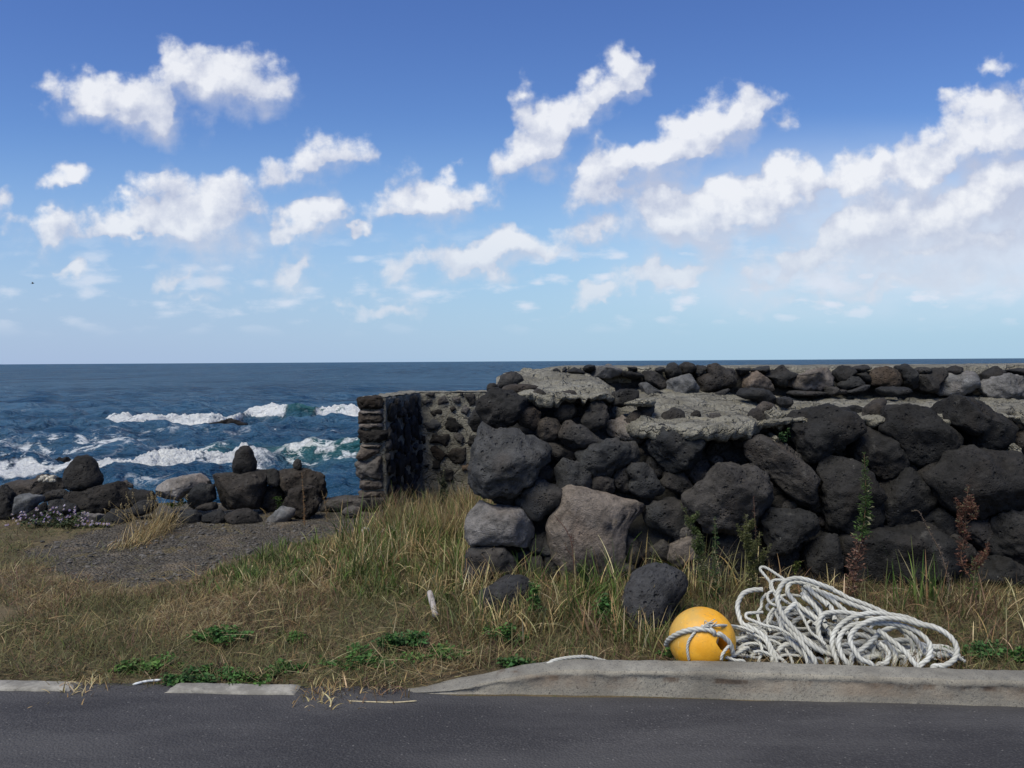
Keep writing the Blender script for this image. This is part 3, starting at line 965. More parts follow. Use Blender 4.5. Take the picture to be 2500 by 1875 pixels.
build_ledge(-.12, .80, 0, lambda x: 1.285 + 0 * x, lambda x: 1.445 - .05 * sstep(x, .35, .8), 5.40, 6.78, .05, 0, (.22, .22))
build_ledge(.60, 4.4, 9, lambda x: 1.128 + .01 * sstep(x, 1.9, 2.6), lambda x: 1.235 - .03 * sstep(x, 1.6, 2.4), 5.33, 6.62, .05, 1.0, (.28, .1))


def build_core():
    # rubble body behind the boulders, profile swept along the wall
    xs = np.arange(-.16, 9.0, .05)
    prof = [(5.12, -.4), (5.16, .1), (5.28, .35), (5.38, .6), (5.49, .85), (5.58, 1.0), (5.72, 1.06), (6.1, 1.13), (6.55, 1.15), (6.58, 1.28), (6.62, 1.40), (6.7, 1.405), (7.6, 1.40), (8.3, 1.39), (8.45, 1.0), (8.6, .0), (8.8, -3)]
    pf = []
    for i in range(len(prof) - 1):
        a, b = np.array(prof[i]), np.array(prof[i + 1])
        n = max(1, int(np.hypot(*(b - a)) / .06))
        pf += [a + (b - a) * j / n for j in range(n)]
    pf.append(np.array(prof[-1]))
    rows = []
    for (y, z) in pf:
        q = np.stack([xs, np.full_like(xs, y), np.full_like(xs, z)], -1)
        d = fbm(q / .16, 3, .5, 71) * .07
        y2 = y - .03 * xs * (1 if y < 6.5 else 0)
        rows.append(np.stack([xs, y2 + d * (1 if z < 1.3 else .3), np.full_like(xs, z) + d * .4 * (1 if y < 6.6 else .2)], -1))
    # the left end closes in
    for r in rows:
        c = np.array([.0, 6.6, .6])
        r[0] = r[0] * [1, .35, .35] + np.array([.1, 6.2, .5]) * [1, .65, .65]
        r[1] = r[1] * [1, .8, .8] + np.array([0, 6.2, .5]) * [0, .2, .2]
    V = np.concatenate(rows)
    wobj('rubble_core', mesh_np('rubble_core', V, quads=grid_quads(len(rows), len(xs))[:, ::-1]), MAT_CORE)
    # concrete walkway on top, seen as a thin pale strip
    xs = axis([(.12, 5, .03), (5, 9.2, .2)])
    rows = []
    for (y, z) in ((6.60, 1.32), (6.60, 1.41), (6.61, 1.435), (6.64, 1.446), (6.9, 1.45), (7.4, 1.452), (7.9, 1.45), (8.15, 1.44), (8.2, 1.3)):
        q = np.stack([xs, np.full_like(xs, y), np.full_like(xs, z)], -1)
        rows.append(np.stack([xs, y + .03 * fbm(q / .2, 3, .5, 81) * (y < 6.8), z + .010 * fbm(q / .15, 3, .5, 83) + .008 * sstep(xs, 1.5, .3) - .05 * sstep(xs, .5, .12)], -1))
    V = np.concatenate(rows)
    wobj('concrete_top', mesh_np('concrete_top', V, quads=grid_quads(len(rows), len(xs))[:, ::-1]), MAT_MORTAR)


build_core()


# small stones wedged between the boulders
def chink():
    polys = [T(k, s) for (k, s, *_r) in FACE]
    n = 0
    tries = 0
    while n < 70 and tries < 6000:
        tries += 1
        px = random.uniform(1150, 2600); py = random.uniform(1000, 1440)
        if any(bool(in_poly(np.array(px), np.array(py), pl)) for pl in polys):
            continue
        r = random.uniform(13, 34)
        k = random.randint(6, 9)
        ph = random.random() * 6
        pl = np.array([(px + r * random.uniform(.75, 1.15) * math.cos(ph + 6.283 * i / k), py - r * random.uniform(.6, .95) * math.sin(ph + 6.283 * i / k)) for i in range(k)])
        polys.append((pl - pl.mean(0)) * .8 + pl.mean(0))
        Y = float(wall_face(px, py)) + random.uniform(.12, .20)
        v = random.choice([.022, .03, .045, .06])
        o = rock(pl, Y, 'chinking_stone', wall, (v * 1.1, v, v * .92), sub=3)
        o.location = o.location - wall.location
        n += 1


chink()
# crumbling mortar lumps between boulders
for (k, s) in (('C', '2050,620 2200,560 2320,600 2320,790 2160,830 2080,745'), ('C', '1955,980 2010,950 2115,1085 2060,1118 1975,1055'),
               ('B', '1430,640 1530,600 1620,640 1620,760 1560,830 1500,820 1460,720'), ('B', '1440,930 1490,870 1560,930 1560,985 1480,975'),
               ('A', '1860,530 2000,460 2190,500 2150,560 1960,560')):
    wrock(k, s, .03, .25, .15, name='mortar_lump', mat=MAT_MORTAR, rough=2.2, depth=.12)


# ------------------------------------------------------------------ masonry wall with the pillar-like end
def build_masonry():
    g = thing('masonry_wall', 'low masonry wall of dark stones set in pale mortar, its narrow stepped end towards us', 'wall', (-1.35, 8.3, 0))
    g['kind'] = 'thing'

    def add(name, me, mat):
        o = link(name, me, mat, g)
        o.matrix_parent_inverse = Matrix.Translation(g.location).inverted()
        return o

    def stone(s, Y, tint, brown=0.0, name='stone', **kw):
        pl = T('W', s)
        tint = tint * .68
        tr = (tint * (1 + .55 * brown), tint * (1 + .1 * brown), tint * (1.02 - .28 * brown))
        o = rock(pl, Y, name, g, tr, **kw)
        o.location = o.location - g.location
        return o

    # mortar body: plan of the L
    zt = 1.15
    A = np.array([-1.485, 8.26]); B = np.array([-1.252, 8.26]); Cc = np.array([-1.055, 9.57]); D = np.array([1.2, 9.62]); E = np.array([1.2, 9.95]); Fp = np.array([-1.33, 9.9])
    plan = [A, B, Cc, D, E, Fp]
    pts = []
    for i in range(len(plan)):
        a, b = plan[i], plan[(i + 1) % len(plan)]
        n = max(2, int(np.hypot(*(b - a)) / .035))
        pts += [a + (b - a) * j / n for j in range(n)]
    pts = np.array(pts + [pts[0]])
    zs = np.concatenate([np.arange(-1.2, -.05, .2), np.arange(-.05, zt - .02, .03), [zt - .015, zt]])
    rows = []
    cen = np.array([-1.2, 9.2])
    d1 = np.roll(pts[:-1], -1, 0) - np.roll(pts[:-1], 1, 0)
    nr = np.stack([d1[:, 1], -d1[:, 0]], 1); nr /= np.linalg.norm(nr, axis=1)[:, None] + 1e-9
    nr = np.vstack([nr, nr[:1]])
    for z in zs:
        q = np.stack([pts[:, 0], pts[:, 1], np.full(len(pts), z)], -1)
        d = .022 * fbm(q / .14, 4, .6, 91) + .012 * fbm(q / .04, 2, .5, 93) - (.02 if z > zt - .005 else 0)
        d[-1] = d[0]
        r = pts + nr * d[:, None]
        rows.append(np.stack([r[:, 0], r[:, 1], np.full(len(pts), z) + (.01 * fbm(q / .12, 3, .5, 95) if z > 1 else 0)], -1))
    V = np.concatenate(rows)
    Q = [grid_quads(len(rows), len(pts))]
    n0 = len(V)
    caps = []
    for (p0, p1, q0, q1, n) in ((A, Fp, B, Cc, 40), (Fp, E, Cc, D, 70)):
        u = np.linspace(0, 1, n)[:, None, None]; w_ = np.linspace(0, 1, 10)[None, :, None]
        g2 = (p0 + (p1 - p0) * u) * (1 - w_) + (q0 + (q1 - q0) * u) * w_
        qq = np.concatenate([g2, np.zeros(g2.shape[:2] + (1,))], -1)
        z = zt + .004 + .018 * fbm(qq / .12, 3, .55, 97)
        caps.append(np.concatenate([g2, z[..., None]], -1).reshape(-1, 3))
        Q.append(grid_quads(n, 10) + n0)
        n0 += n * 10
    V = np.concatenate([V] + caps)
    me = mesh_np('mortar', V, quads=np.concatenate(Q))
    add('mortar', me, MAT_MORTAR)
    # courses of the narrow end
    for (s, ti, br, m) in (
            ('152,220 165,205 200,185 320,178 440,168 470,178 478,215 472,290 440,305 370,322 180,318', .024, .7, None),
            ('170,362 195,335 300,350 400,332 470,370 475,440 400,470 300,462 190,474', .055, .5, None),
            ('168,565 185,520 300,540 400,530 500,560 505,650 430,702 300,690 200,705 180,650', .022, .3, None),
            ('165,850 200,720 320,735 455,715 465,800 330,850 200,880', .125, .5, 'D'),
            ('155,905 200,878 450,800 466,960 455,1092 300,1080 190,1092 158,1000', .11, .25, 'D'),
            ('172,1190 188,1102 300,1098 455,1098 455,1192 330,1212 180,1214', .12, .4, 'D'),
            ('176,1305 182,1232 330,1216 480,1216 492,1292 330,1300', .12, .45, 'D'),
            ('180,318 300,325 470,300 470,372 330,345 180,362', .16, .3, 'D'), ('190,474 400,470 480,465 470,530 300,535 180,520', .16, .35, 'D'),
            ('200,705 430,702 470,690 460,735 200,735', .15, .35, 'D')):
        stone(s, 8.36, ti, br, name='end_stone', depth=.17, p=.6, mat=MAT_DENSE if m else MAT_BASALT, angular=.6, sub=5, rough=1.3)
    # footing course running left under the end
    stone('-250,1335 180,1312 330,1300 492,1288 500,1440 280,1464 0,1482 -250,1455', 8.3, .075, .2, name='footing', depth=.16, p=.55, angular=.7, mat=MAT_DENSE, sub=5)
    stone('100,1500 170,1460 280,1462 330,1520 240,1560 110,1550', 8.22, .10, .4, name='footing', depth=.10)
    stone('300,1490 400,1455 500,1450 510,1540 400,1560 310,1540', 8.22, .10, .4, name='footing', depth=.10)
    # stones showing in the mortar of the far arm
    for (s, ti, br) in (
            ('965,345 1010,330 1080,318 1120,360 1065,412 1000,414', .022, .3), ('1135,480 1165,420 1212,398 1300,465 1355,525 1270,568 1135,556', .02, .1),
            ('972,625 1000,598 1090,605 1185,597 1190,690 1152,748 1060,700 972,700', .022, .3), ('965,760 1040,735 1165,830 1105,895 1000,872', .026, .6),
            ('1165,840 1208,758 1370,748 1365,850 1290,955 1208,930', .028, .3), ('995,890 1090,888 1085,985 985,985', .02, .1),
            ('885,480 1000,418 1080,470 1062,535 940,545', .075, .0), ('1045,220 1130,168 1185,240 1060,284', .085, .2), ('1185,300 1240,276 1255,322 1200,365', .03, .4),
            ('875,220 990,208 1003,242 890,278', .085, .1), ('1395,700 1415,615 1515,625 1455,735', .022, .1), ('1215,620 1290,578 1345,640 1330,725', .085, .2),
            ('868,600 912,618 922,692 888,725', .022, .2), ('1365,160 1475,138 1485,290 1415,285', .035, .2), ('1212,190 1312,178 1312,255 1228,224', .09, .1),
            ('900,150 1030,128 1010,172', .05, .2), ('1090,1000 1222,980 1222,1120 1100,1100', .03, .2), ('1300,320 1360,260 1410,300 1380,380 1310,370', .09, .1),
            ('880,760 930,750 920,780', .03, .2), ('1330,950 1400,930 1440,960 1400,1010 1340,1000', .11, .8), ('890,950 960,930 940,970', .03, .2), ('1300,130 1340,128 1340,165 1300,160', .03, 0)):
        stone(s, 9.585, ti, br, depth=.034, p=.55, angular=.65, rough=1.3, sub=4, mat=MAT_BASALT if ti < .06 else MAT_DENSE)
    # dark stones studding the long inner face, seen at a glancing angle
    a = np.array([-1.232, 8.26]); b = np.array([-1.055, 9.57])
    nrm = np.array([b[1] - a[1], -(b[0] - a[0])]); nrm /= np.hypot(*nrm)
    sv, sf = ico(3)
    placed = []
    tries = 0
    while len(placed) < 60 and tries < 4000:
        tries += 1
        u, z, r = random.uniform(.0, .97), random.uniform(.06, 1.08), random.uniform(.035, .14)
        if any((u - u2) ** 2 * 1.74 + (z - z2) ** 2 < ((r + r2) * .80) ** 2 for u2, z2, r2 in placed):
            continue
        placed.append((u, z, r))
        c2 = a + (b - a) * u
        sd = len(placed) * 7
        v = sv * np.array([1, 1, 1])
        ax = np.array([b[0] - a[0], b[1] - a[1]]) / np.hypot(*(b - a))
        L = v * np.array([r * random.uniform(.8, 1.25), .032, r * random.uniform(.75, 1.2)])
        L = L * (1 + .6 * fbm(v * 1.8 + sd, 3, .6, sd))[:, None]
        P = np.stack([ax[0] * L[:, 0] + nrm[0] * L[:, 1], ax[1] * L[:, 0] + nrm[1] * L[:, 1], L[:, 2]], 1)
        o = link('face_stone', mesh_np('face_stone', P, tris=sf), MAT_BASALT, g, Vector((c2[0], c2[1], z)) - g.location)
        tv = random.choice([.014, .018, .024, .04])
        o.color = (tv * 1.05, tv, tv, 1)


build_masonry()

# ------------------------------------------------------------------ stones lying along the shore, and loose ones in the grass
GROUP_SHORE = 'volcanic stones lined up along the shore'
SHORE = [   # view, outline, distance, darkness, warmth, name, label, extra
    ('G', '732,430 757,330 828,258 880,198 960,188 1022,220 1083,310 1133,410 1150,480 1112,545 960,572 830,585 757,542', 8.35, .030, .3, 'standing_stone', 'large black egg-shaped stone standing upright on a dark rock, biggest of the three upright stones', dict(depth=.15, rough=.45)),
    ('H', '686,350 698,250 728,150 790,94 850,88 902,120 922,200 942,280 932,350 880,425 770,445 698,412', 8.35, .032, .3, 'standing_stone', 'tall narrow pitted stone standing upright on the squarish brown block', dict(depth=.11, rough=.6)),
    ('H', '1356,312 1378,250 1410,228 1442,250 1455,320 1442,354 1380,355', 8.45, .045, .3, 'standing_stone', 'small cone-shaped stone standing on the domed brown rock, smallest of the three upright stones', dict(sub=4, rough=.5)),
    ('H', '872,432 910,404 950,418 955,442', 8.25, .09, .5, 'pebble', 'small tan pebble at the foot of the tall narrow standing stone', dict(sub=3)),
    ('G', '55,620 88,500 200,468 400,462 432,428 520,402 600,420 742,462 756,562 620,575 490,625 300,645', 8.6, .062, .5, 'rock', 'long flat grey-brown rock carrying the little heap of white coral', dict(facets=2)),
    ('G', '-90,560 40,526 100,580 184,720 194,900 150,945 -90,965', 8.2, .030, .3, 'rock', 'dark rock cut off by the left edge of the picture', {}),
    ('G', '176,740 192,636 310,616 502,655 508,712 425,742 352,832 260,885 212,955 188,900', 8.05, .17, -.1, 'rock', 'pale grey angular rock with a slanting top, above the purple flowers', dict(facets=3, angular=.8, mat='D', p=.65, rough=.5)),
    ('G', '485,650 540,588 700,566 785,600 772,672 640,695 508,715', 8.25, .042, .3, 'rock', 'dark brown rock wedged left below the large egg-shaped stone', {}),
    ('G', '505,765 560,698 700,676 860,736 905,835 760,855 520,865', 8.05, .036, .0, 'rock', 'dark wedge-shaped rock right behind the purple flowers', dict(facets=2)),
    ('G', '250,890 350,825 500,715 525,865 420,950 262,975', 8.0, .024, .2, 'rock', 'black rock leaning under the pale grey angular rock', {}),
    ('G', '755,640 800,598 980,566 1180,516 1330,476 1402,498 1465,600 1465,785 1300,825 1170,866 900,846 826,722', 8.3, .028, .5, 'rock', 'big dark brown rock that the large egg-shaped stone stands on', dict(facets=2)),
    ('G', '1362,490 1420,462 1492,520 1492,556 1420,548', 8.6, .085, .6, 'rock', 'small brown rock tip behind the right shoulder of the big dark rock', dict(sub=4)),
    ('G', '1440,600 1500,566 1580,598 1700,596 1750,660 1734,716 1600,696 1468,766', 8.35, .026, .2, 'rock', 'low black rock left of the pale slanted boulder', {}),
    ('H', '-190,650 -158,540 -38,458 125,422 320,396 385,438 475,518 400,545 320,520 232,594 60,716 -150,695', 8.35, .25, .35, 'rock', 'pale olive-grey slanted boulder, lightest of the shore rocks', dict(facets=3, angular=.85, mat='D', p=.6, rough=.4)),
    ('H', '70,705 228,588 315,510 475,516 490,682 400,764 250,796 140,785', 8.2, .036, -.1, 'rock', 'dark blue-grey rock leaning against the right of the pale slanted boulder', dict(facets=3, angular=.4)),
    ('G', '1428,800 1500,745 1640,695 1735,706 1766,762 1682,835 1550,885 1458,875', 8.1, .034, .1, 'rock', 'dark rounded rock behind the seed heads of the straw tuft', {}),
    ('G', '1168,892 1240,806 1330,796 1455,868 1486,952 1402,1016 1195,1014', 7.95, .036, .1, 'rock', 'dark lumpy rock left of the straw tuft', {}),
    ('G', '862,882 960,846 1092,846 1185,868 1185,964 1090,976 920,936', 7.95, .14, .1, 'rock', 'grey brick-shaped rock at the right end of the purple flowers', dict(facets=3, angular=.6, mat='D', p=.65)),
    ('G', '1730,825 1830,756 1995,828 1996,902 1966,976 1795,966', 7.95, .075, .1, 'rock', 'grey rock behind the straw tuft', dict(facets=3, mat='D')),
    ('H', '85,872 158,796 282,796 355,852 335,964 200,995 95,965', 7.95, .050, -.1, 'rock', 'rounded blue-grey rock on the gravel below the pale slanted boulder', {}),
    ('H', '315,965 345,856 430,804 562,806 626,882 604,964 500,966 380,995', 7.9, .028, .0, 'rock', 'black rock with a slanting side, right of the rounded blue-grey rock on the gravel', dict(facets=3, angular=.4)),
    ('H', '605,872 700,815 830,784 962,846 1026,942 1004,976 700,986 615,954', 7.9, .036, .4, 'rock', 'low dark brown rock on the gravel in front of the squarish block', {}),
    ('H', '460,410 690,385 900,364 1075,360 1066,440 1055,530 1004,704 985,785 840,796 620,806 515,724 484,600', 8.35, .042, .6, 'rock', 'large squarish brown block carrying the tall narrow standing stone', dict(facets=3, angular=.7, p=.65, rough=.6)),
    ('H', '1035,500 1056,368 1110,340 1184,356 1225,440 1205,525 1080,546', 8.4, .036, .2, 'rock', 'small dark knob between the squarish block and the domed rock', {}),
    ('H', '1195,382 1300,350 1480,345 1602,376 1704,426 1746,500 1736,604 1684,688 1500,688 1300,625 1205,502', 8.5, .040, .8, 'rock', 'reddish brown domed rock carrying the smallest standing stone', {}),
    ('H', '1262,752 1325,598 1440,535 1602,535 1645,570 1666,704 1604,858 1542,926 1440,966 1345,904', 8.1, .032, .9, 'rock', 'reddish dark block standing in front of the domed rock', dict(facets=3, angular=.4)),
    ('H', '1052,915 1148,826 1228,764 1385,798 1376,864 1322,926 1200,966 1085,966', 7.9, .16, -.05, 'rock', 'pale grey angular rock leaning at the foot of the reddish block', dict(facets=3, angular=.8, mat='D', p=.65, rough=.5)),
    ('H', '970,690 1050,555 1200,535 1310,620 1290,770 1150,860 990,810', 8.5, .030, .4, 'rock', 'dark rock in the gap behind the green weed, right of the squarish block', {}),
    ('H', '250,795 340,735 480,715 505,795 350,818', 8.1, .040, .5, 'rock', 'small brown rock under the overhang left of the squarish block', dict(sub=4)),
    ('H', '1890,830 1960,790 2060,760 2130,780 2130,860 2000,875 1930,880', 8.15, .095, .4, 'rock', 'small flat tan rock at the foot of the masonry wall', dict(sub=4)),
    ('H', '1300,960 1345,905 1400,965 1340,985', 7.95, .03, .3, 'rock', 'black chip of stone squeezed in right of the pale angular rock', dict(sub=4)),
]
for (k, s, Y, ti, br, nm, lab, kw) in SHORE:
    kw = dict(kw)
    Y -= .2
    if kw.get('mat') == 'D':
        kw['mat'] = MAT_DENSE
    ti *= .66; br *= .55
    tr = (ti * (1 + .55 * br), ti * (1 + .1 * br), ti * (1.02 - .28 * br))
    o = rock(T(k, s), Y, nm, None, tr, **kw)
    tag(o, lab, {'pebble': 'pebble'}.get(nm, 'stone' if 'standing' in nm else 'rock'), GROUP_SHORE if nm == 'rock' else None)

# loose boulders in the grass before the wall
for (s, Y, ti, lab, kw) in (
        ('225,1180 420,1085 560,1035 700,1015 795,1060 838,1200 826,1350 700,1460 500,1500 300,1500 215,1330', 4.62, .026, 'black pitted boulder half buried in dry grass near the left end of the boulder wall', dict(depth=.14, rough=.7, angular=.5)),
        ('1838,1250 1898,1100 2000,975 2150,885 2350,875 2525,960 2566,1100 2505,1280 2405,1460 2330,1570 2150,1690 2000,1720 1895,1560 1845,1400', 4.40, .044, 'grey pitted boulder in the grass just behind the yellow buoy', dict(depth=.17, rough=.6, angular=.5))):
    o = rock(T('D', s), Y, 'boulder', None, (ti, ti, ti * 1.06), **kw)
    tag(o, lab, 'boulder')

# rocks awash in the sea
ZSEA = -2.0


def sea_rock(pl, lab, seed):
    pl = np.array(pl, float)
    c0 = np.array([pl[:, 0].mean(), pl[:, 1].max()])
    Y = on_z(c0[0], c0[1] - 3, ZSEA)[1]
    pl = c0 + (pl - c0) * [1.1, 1.3]
    o = rock(pl, Y, 'sea_rock', None, (.014, .013, .014), seed=seed, angular=.5, rough=3.0)
    tag(o, lab, 'rock', 'black rocks awash in the sea')


sea_rock([(-30, 1150), (0, 1130), (15, 1123), (45, 1124), (58, 1132), (40, 1138), (58, 1145), (38, 1155), (0, 1156)], 'black wave-washed rock in the sea at the left edge of the picture', 5)
sea_rock([(106, 1142), (130, 1127), (162, 1123), (167, 1130), (150, 1142), (120, 1146)], 'black wave-washed rock in the sea just left of the large egg-shaped stone', 6)
sea_rock([(498, 1038), (540, 1033), (560, 1028), (580, 1032), (602, 1038), (596, 1044), (560, 1044), (520, 1042)], 'flat black rock in the sea at the right end of the long white breaker', 8)

# little heap of bleached coral on the flat rock
hc = at(113, 1172, 8.25)
t_ = thing('coral_heap', 'small heap of bleached white coral pieces on the flat grey-brown rock', 'coral', tuple(hc), None)
MAT_CORAL = rock_material('bleached_coral', pit=.5, spots=0, warm=.2)
for (x, y, r) in ((97, 1172, 5), (104, 1168, 6), (112, 1165, 7), (120, 1168, 7), (128, 1166, 7), (126, 1173, 6), (116, 1173, 6), (108, 1174, 4), (132, 1174, 4)):
    k = 9
    pl = [(x + r * random.uniform(.7, 1.2) * math.cos(6.283 * i / k), y - r * random.uniform(.7, 1.2) * math.sin(6.283 * i / k)) for i in range(k)]
    o = rock(pl, 8.20 + random.uniform(-.03, .03), 'coral_piece', t_, (.42, .39, .33), mat=MAT_CORAL, sub=3)
    o.location = o.location - t_.location
# pale stones lying in the grass before the masonry wall
for (pl, lab) in (([(930, 1300), (936, 1288), (955, 1284), (972, 1292), (970, 1306), (945, 1310)], 'pale grey stone lying in the tall grass, right of the smaller white one'),
                  ([(878, 1298), (884, 1289), (900, 1288), (908, 1298), (895, 1306)], 'smaller whitish stone in the tall grass in front of the masonry wall')):
    o = rock(pl, 7.0, 'stone', None, (.36, .35, .33), mat=MAT_CORAL, sub=4, facets=2)
    tag(o, lab, 'stone')


# ------------------------------------------------------------------ the sea
def build_sea():
    H = CAM_H - ZSEA
    f = F_PX * 1024 / 2500
    # distances: even in view angle, denser across the breakers
    ang = np.arange(.35, 290, .42) / f
    d = H / ang
    d = d[d < 30000]
    d = np.concatenate([d, [60000], np.arange(44, 50.5, .09), np.arange(50.5, 55, .12), np.arange(22.0, 31.5, .06), np.arange(10.5, 12, .1)])
    d = np.unique(d.round(3))[::-1]
    az = np.concatenate([np.linspace(-80, -36, 90, endpoint=False), np.linspace(-36, 8, 760, endpoint=False), np.linspace(8, 80, 260)])
    az = np.radians(az)
    D, A = np.meshgrid(d, az, indexing='ij')
    X = D * np.tan(A) * 1.0
    X = np.clip(X, -6 * D, 6 * D)
    Y = D.copy()
    r2 = np.random.default_rng(3)
    Z = np.zeros_like(X)
    sp = np.gradient(-d)[:, None]
    for k in range(60):
        lam = 10 ** r2.uniform(-.35, .95)
        th = R(r2.normal(0, 42)) + math.pi           # rolling in towards the shore
        amp = .0175 * lam ** .72
        kx, ky = math.sin(th) * 2 * math.pi / lam, math.cos(th) * 2 * math.pi / lam
        ph = kx * X + ky * Y + r2.uniform(0, 6.28)
        lod = sstep(lam / np.maximum(np.abs(sp), 1e-6), 1.5, 5)
        c = np.sin(ph + .35 * np.sin(ph))
        Z += amp * lod * c
    q = np.stack([X, Y, X * 0], -1)
    nz = fbm(q * np.array([.35, .8, 1]), 3, .55, 201)
    Z += .10 * nz * sstep(D, 140, 60)
    foam = np.zeros_like(X); lace = np.zeros_like(X); green = np.zeros_like(X)

    def breaker(pts, h, front, back, foam_lo, seed, tail=3.0, greenish=0.0, foamx=None):
        nonlocal Z, foam, lace, green
        p = np.array(pts, float)
        base = on_z(p[:, 0], p[:, 1], ZSEA)
        bx, by = base[:, 0], base[:, 1]
        yc = np.interp(X, bx, by)
        hh = np.interp(X, bx, np.array(h, float), left=0, right=0)
        wig = fbm(np.stack([X / 1.6, X * 0, X * 0], -1), 3, .55, seed)
        yc = yc + .30 * wig + front * 1.1
        hh = hh * (1 + .35 * fbm(np.stack([X / .8, X * 0 + 3, X * 0], -1), 3, .55, seed + 1))
        t = Y - yc
        prof = np.where(t < 0, np.exp(-(t / front) ** 2), np.exp(-(t / back) ** 2))
        fx = np.interp(X, bx, np.array(foamx if foamx is not None else [1] * len(p), float), left=0, right=0)
        lump = fbm(q * np.array([2.2, 2.2, 1]), 4, .62, seed + 5)
        Z = Z * (1 - .6 * prof) + hh * prof
        fm = sstep(prof, foam_lo, foam_lo + .2) * fx * (hh > .02) * (t < front * 1.2)
        fm = fm * sstep(lump, -.75 + .5 * foam_lo, -.2 + .5 * foam_lo)
        Z = Z + fm * (.26 * lump + .13 * np.abs(fbm(q * 6, 3, .6, seed + 8))) * np.minimum(1, hh * 2.2)
        foam = np.maximum(foam, fm)
        lace = np.maximum(lace, sstep(hh, .05, .3) * np.clip(np.exp(-np.maximum(t, 0) / tail) * (t > -front), 0, 1) * .75 * np.maximum(fx, .35))
        lace = np.maximum(lace, sstep(hh, .05, .3) * np.exp(-np.maximum(-t, 0) / (tail * .5)) * (t <= 0) * .45 * np.maximum(fx, .2))
        green = np.maximum(green, prof * greenish * sstep(hh, .1, .35))

    breaker([(140, 1036), (225, 1036), (260, 1040), (330, 1042), (420, 1038), (500, 1042), (560, 1036), (590, 1030), (610, 1028)], [.1, .3, .62, .5, .52, .74, .55, .22, 0], .95, 1.9, .10, 11, tail=5,
            foamx=[0, .3, 1, 1, 1, 1, 1, .4, 0])
    breaker([(570, 1026), (600, 1027), (650, 1026), (690, 1028), (700, 1030), (760, 1030), (775, 1028), (810, 1028), (890, 1027), (960, 1026), (1100, 1022)], [0, .6, .75, .9, .95, .95, .9, .85, .8, .6, .4], .85, 2.4, .12, 12, tail=5, greenish=1,
            foamx=[0, .9, 1, .8, .05, .05, .8, 1, 1, 1, .3])
    breaker([(400, 1122), (480, 1126), (560, 1128), (640, 1130), (690, 1134), (760, 1137), (880, 1135), (1000, 1132), (1200, 1128)], [.1, .34, .3, .3, .5, .62, .66, .6, .3], .8, 1.4, .84, 13, tail=4, greenish=.9,
            foamx=[0, .1, .1, .15, .8, 1, 1, 1, .5])
    breaker([(-120, 1176), (0, 1172), (60, 1174), (160, 1172), (235, 1176), (300, 1172), (420, 1160), (570, 1148), (640, 1144), (690, 1142)], [.14, .18, .20, .24, .34, .54, .62, .66, .42, .05], .85, .7, .13, 14, tail=2.5,
            foamx=[.8, .9, 1, 1, 1, 1, 1, 1, .5, 0])
    # streaks of old foam on the water between the breakers
    zone = sstep(D, 60, 44) * sstep(D, 14, 19)
    st = fbm(q * np.array([.16, .38, 1]), 4, .6, 221)
    lace = np.maximum(lace, zone * sstep(st, -.12, .5) * .72)
    lace = np.maximum(lace, .5 * sstep(D, 80, 55) * sstep(fbm(q * np.array([.09, .25, 1]), 4, .6, 231), .1, .5))
    v = np.stack([X, Y, Z + ZSEA], -1).reshape(-1, 3)
    me = mesh_np('sea', v, quads=grid_quads(len(d), len(az)))
    add_attr(me, 'foam', foam.ravel()); add_attr(me, 'lace', lace.ravel()); add_attr(me, 'green', green.ravel())
    m, t, b = new_mat('sea_water')
    p = t.n('ShaderNodeTexCoord').outputs['Object']
    fo = t.n('ShaderNodeAttribute', attribute_name='foam').outputs['Fac']
    la = t.n('ShaderNodeAttribute', attribute_name='lace').outputs['Fac']
    gn = t.n('ShaderNodeAttribute', attribute_name='green').outputs['Fac']
    pw = t.vmath('ADD', p, t.vmath('SCALE', t.vmath('SUBTRACT', t.noise(p, 1.3, 4, .6, out='Color'), (.5, .5, .5)), scale=1.3))
    cell = t.voro(t.vmath('MULTIPLY', pw, (.55, 1.0, 1)), 1.1, feature='DISTANCE_TO_EDGE')
    cell2 = t.voro(t.vmath('MULTIPLY', pw, (.6, 1.0, 1)), 3.1, feature='DISTANCE_TO_EDGE')
    web = t.math('MAXIMUM', t.smooth(cell, .20, .02), t.math('MULTIPLY', t.smooth(cell2, .16, .03), .8))
    web = t.math('MULTIPLY', web, t.smooth(t.noise(p, .9, 5, .65), .38, .6))
    web = t.smooth(t.math('MULTIPLY', web, la), .16, .6)
    body = t.smooth(t.math('ADD', fo, t.math('MULTIPLY', t.math('SUBTRACT', t.noise(p, 5, 6, .7), .5), 1.3)), .22, .85)
    white = t.math('MAXIMUM', body, t.math('MULTIPLY', web, .62))
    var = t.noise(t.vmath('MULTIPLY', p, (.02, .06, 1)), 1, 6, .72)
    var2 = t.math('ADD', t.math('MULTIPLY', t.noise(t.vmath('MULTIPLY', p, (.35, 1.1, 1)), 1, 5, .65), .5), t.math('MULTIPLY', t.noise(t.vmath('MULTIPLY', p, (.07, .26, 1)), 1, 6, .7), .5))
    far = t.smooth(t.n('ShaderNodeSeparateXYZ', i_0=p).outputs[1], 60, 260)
    chop_shade = t.math('ADD', t.math('MULTIPLY', t.noise(t.vmath('MULTIPLY', p, (.30, .035, 1)), 1, 4, .6), .55), t.math('MULTIPLY', t.noise(t.vmath('MULTIPLY', p, (.07, .004, 1)), 1, 4, .65), .45))  # streaks in the colour stand in for shading among distant wave crests
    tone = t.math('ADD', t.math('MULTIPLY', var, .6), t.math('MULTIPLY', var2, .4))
    tone = t.n('ShaderNodeMix', i_0=t.math('MULTIPLY', far, .75), i_2=tone, i_3=chop_shade).outputs[0]
    deep = t.mix(t.smooth(tone, .41, .59), SEA_A, SEA_B)
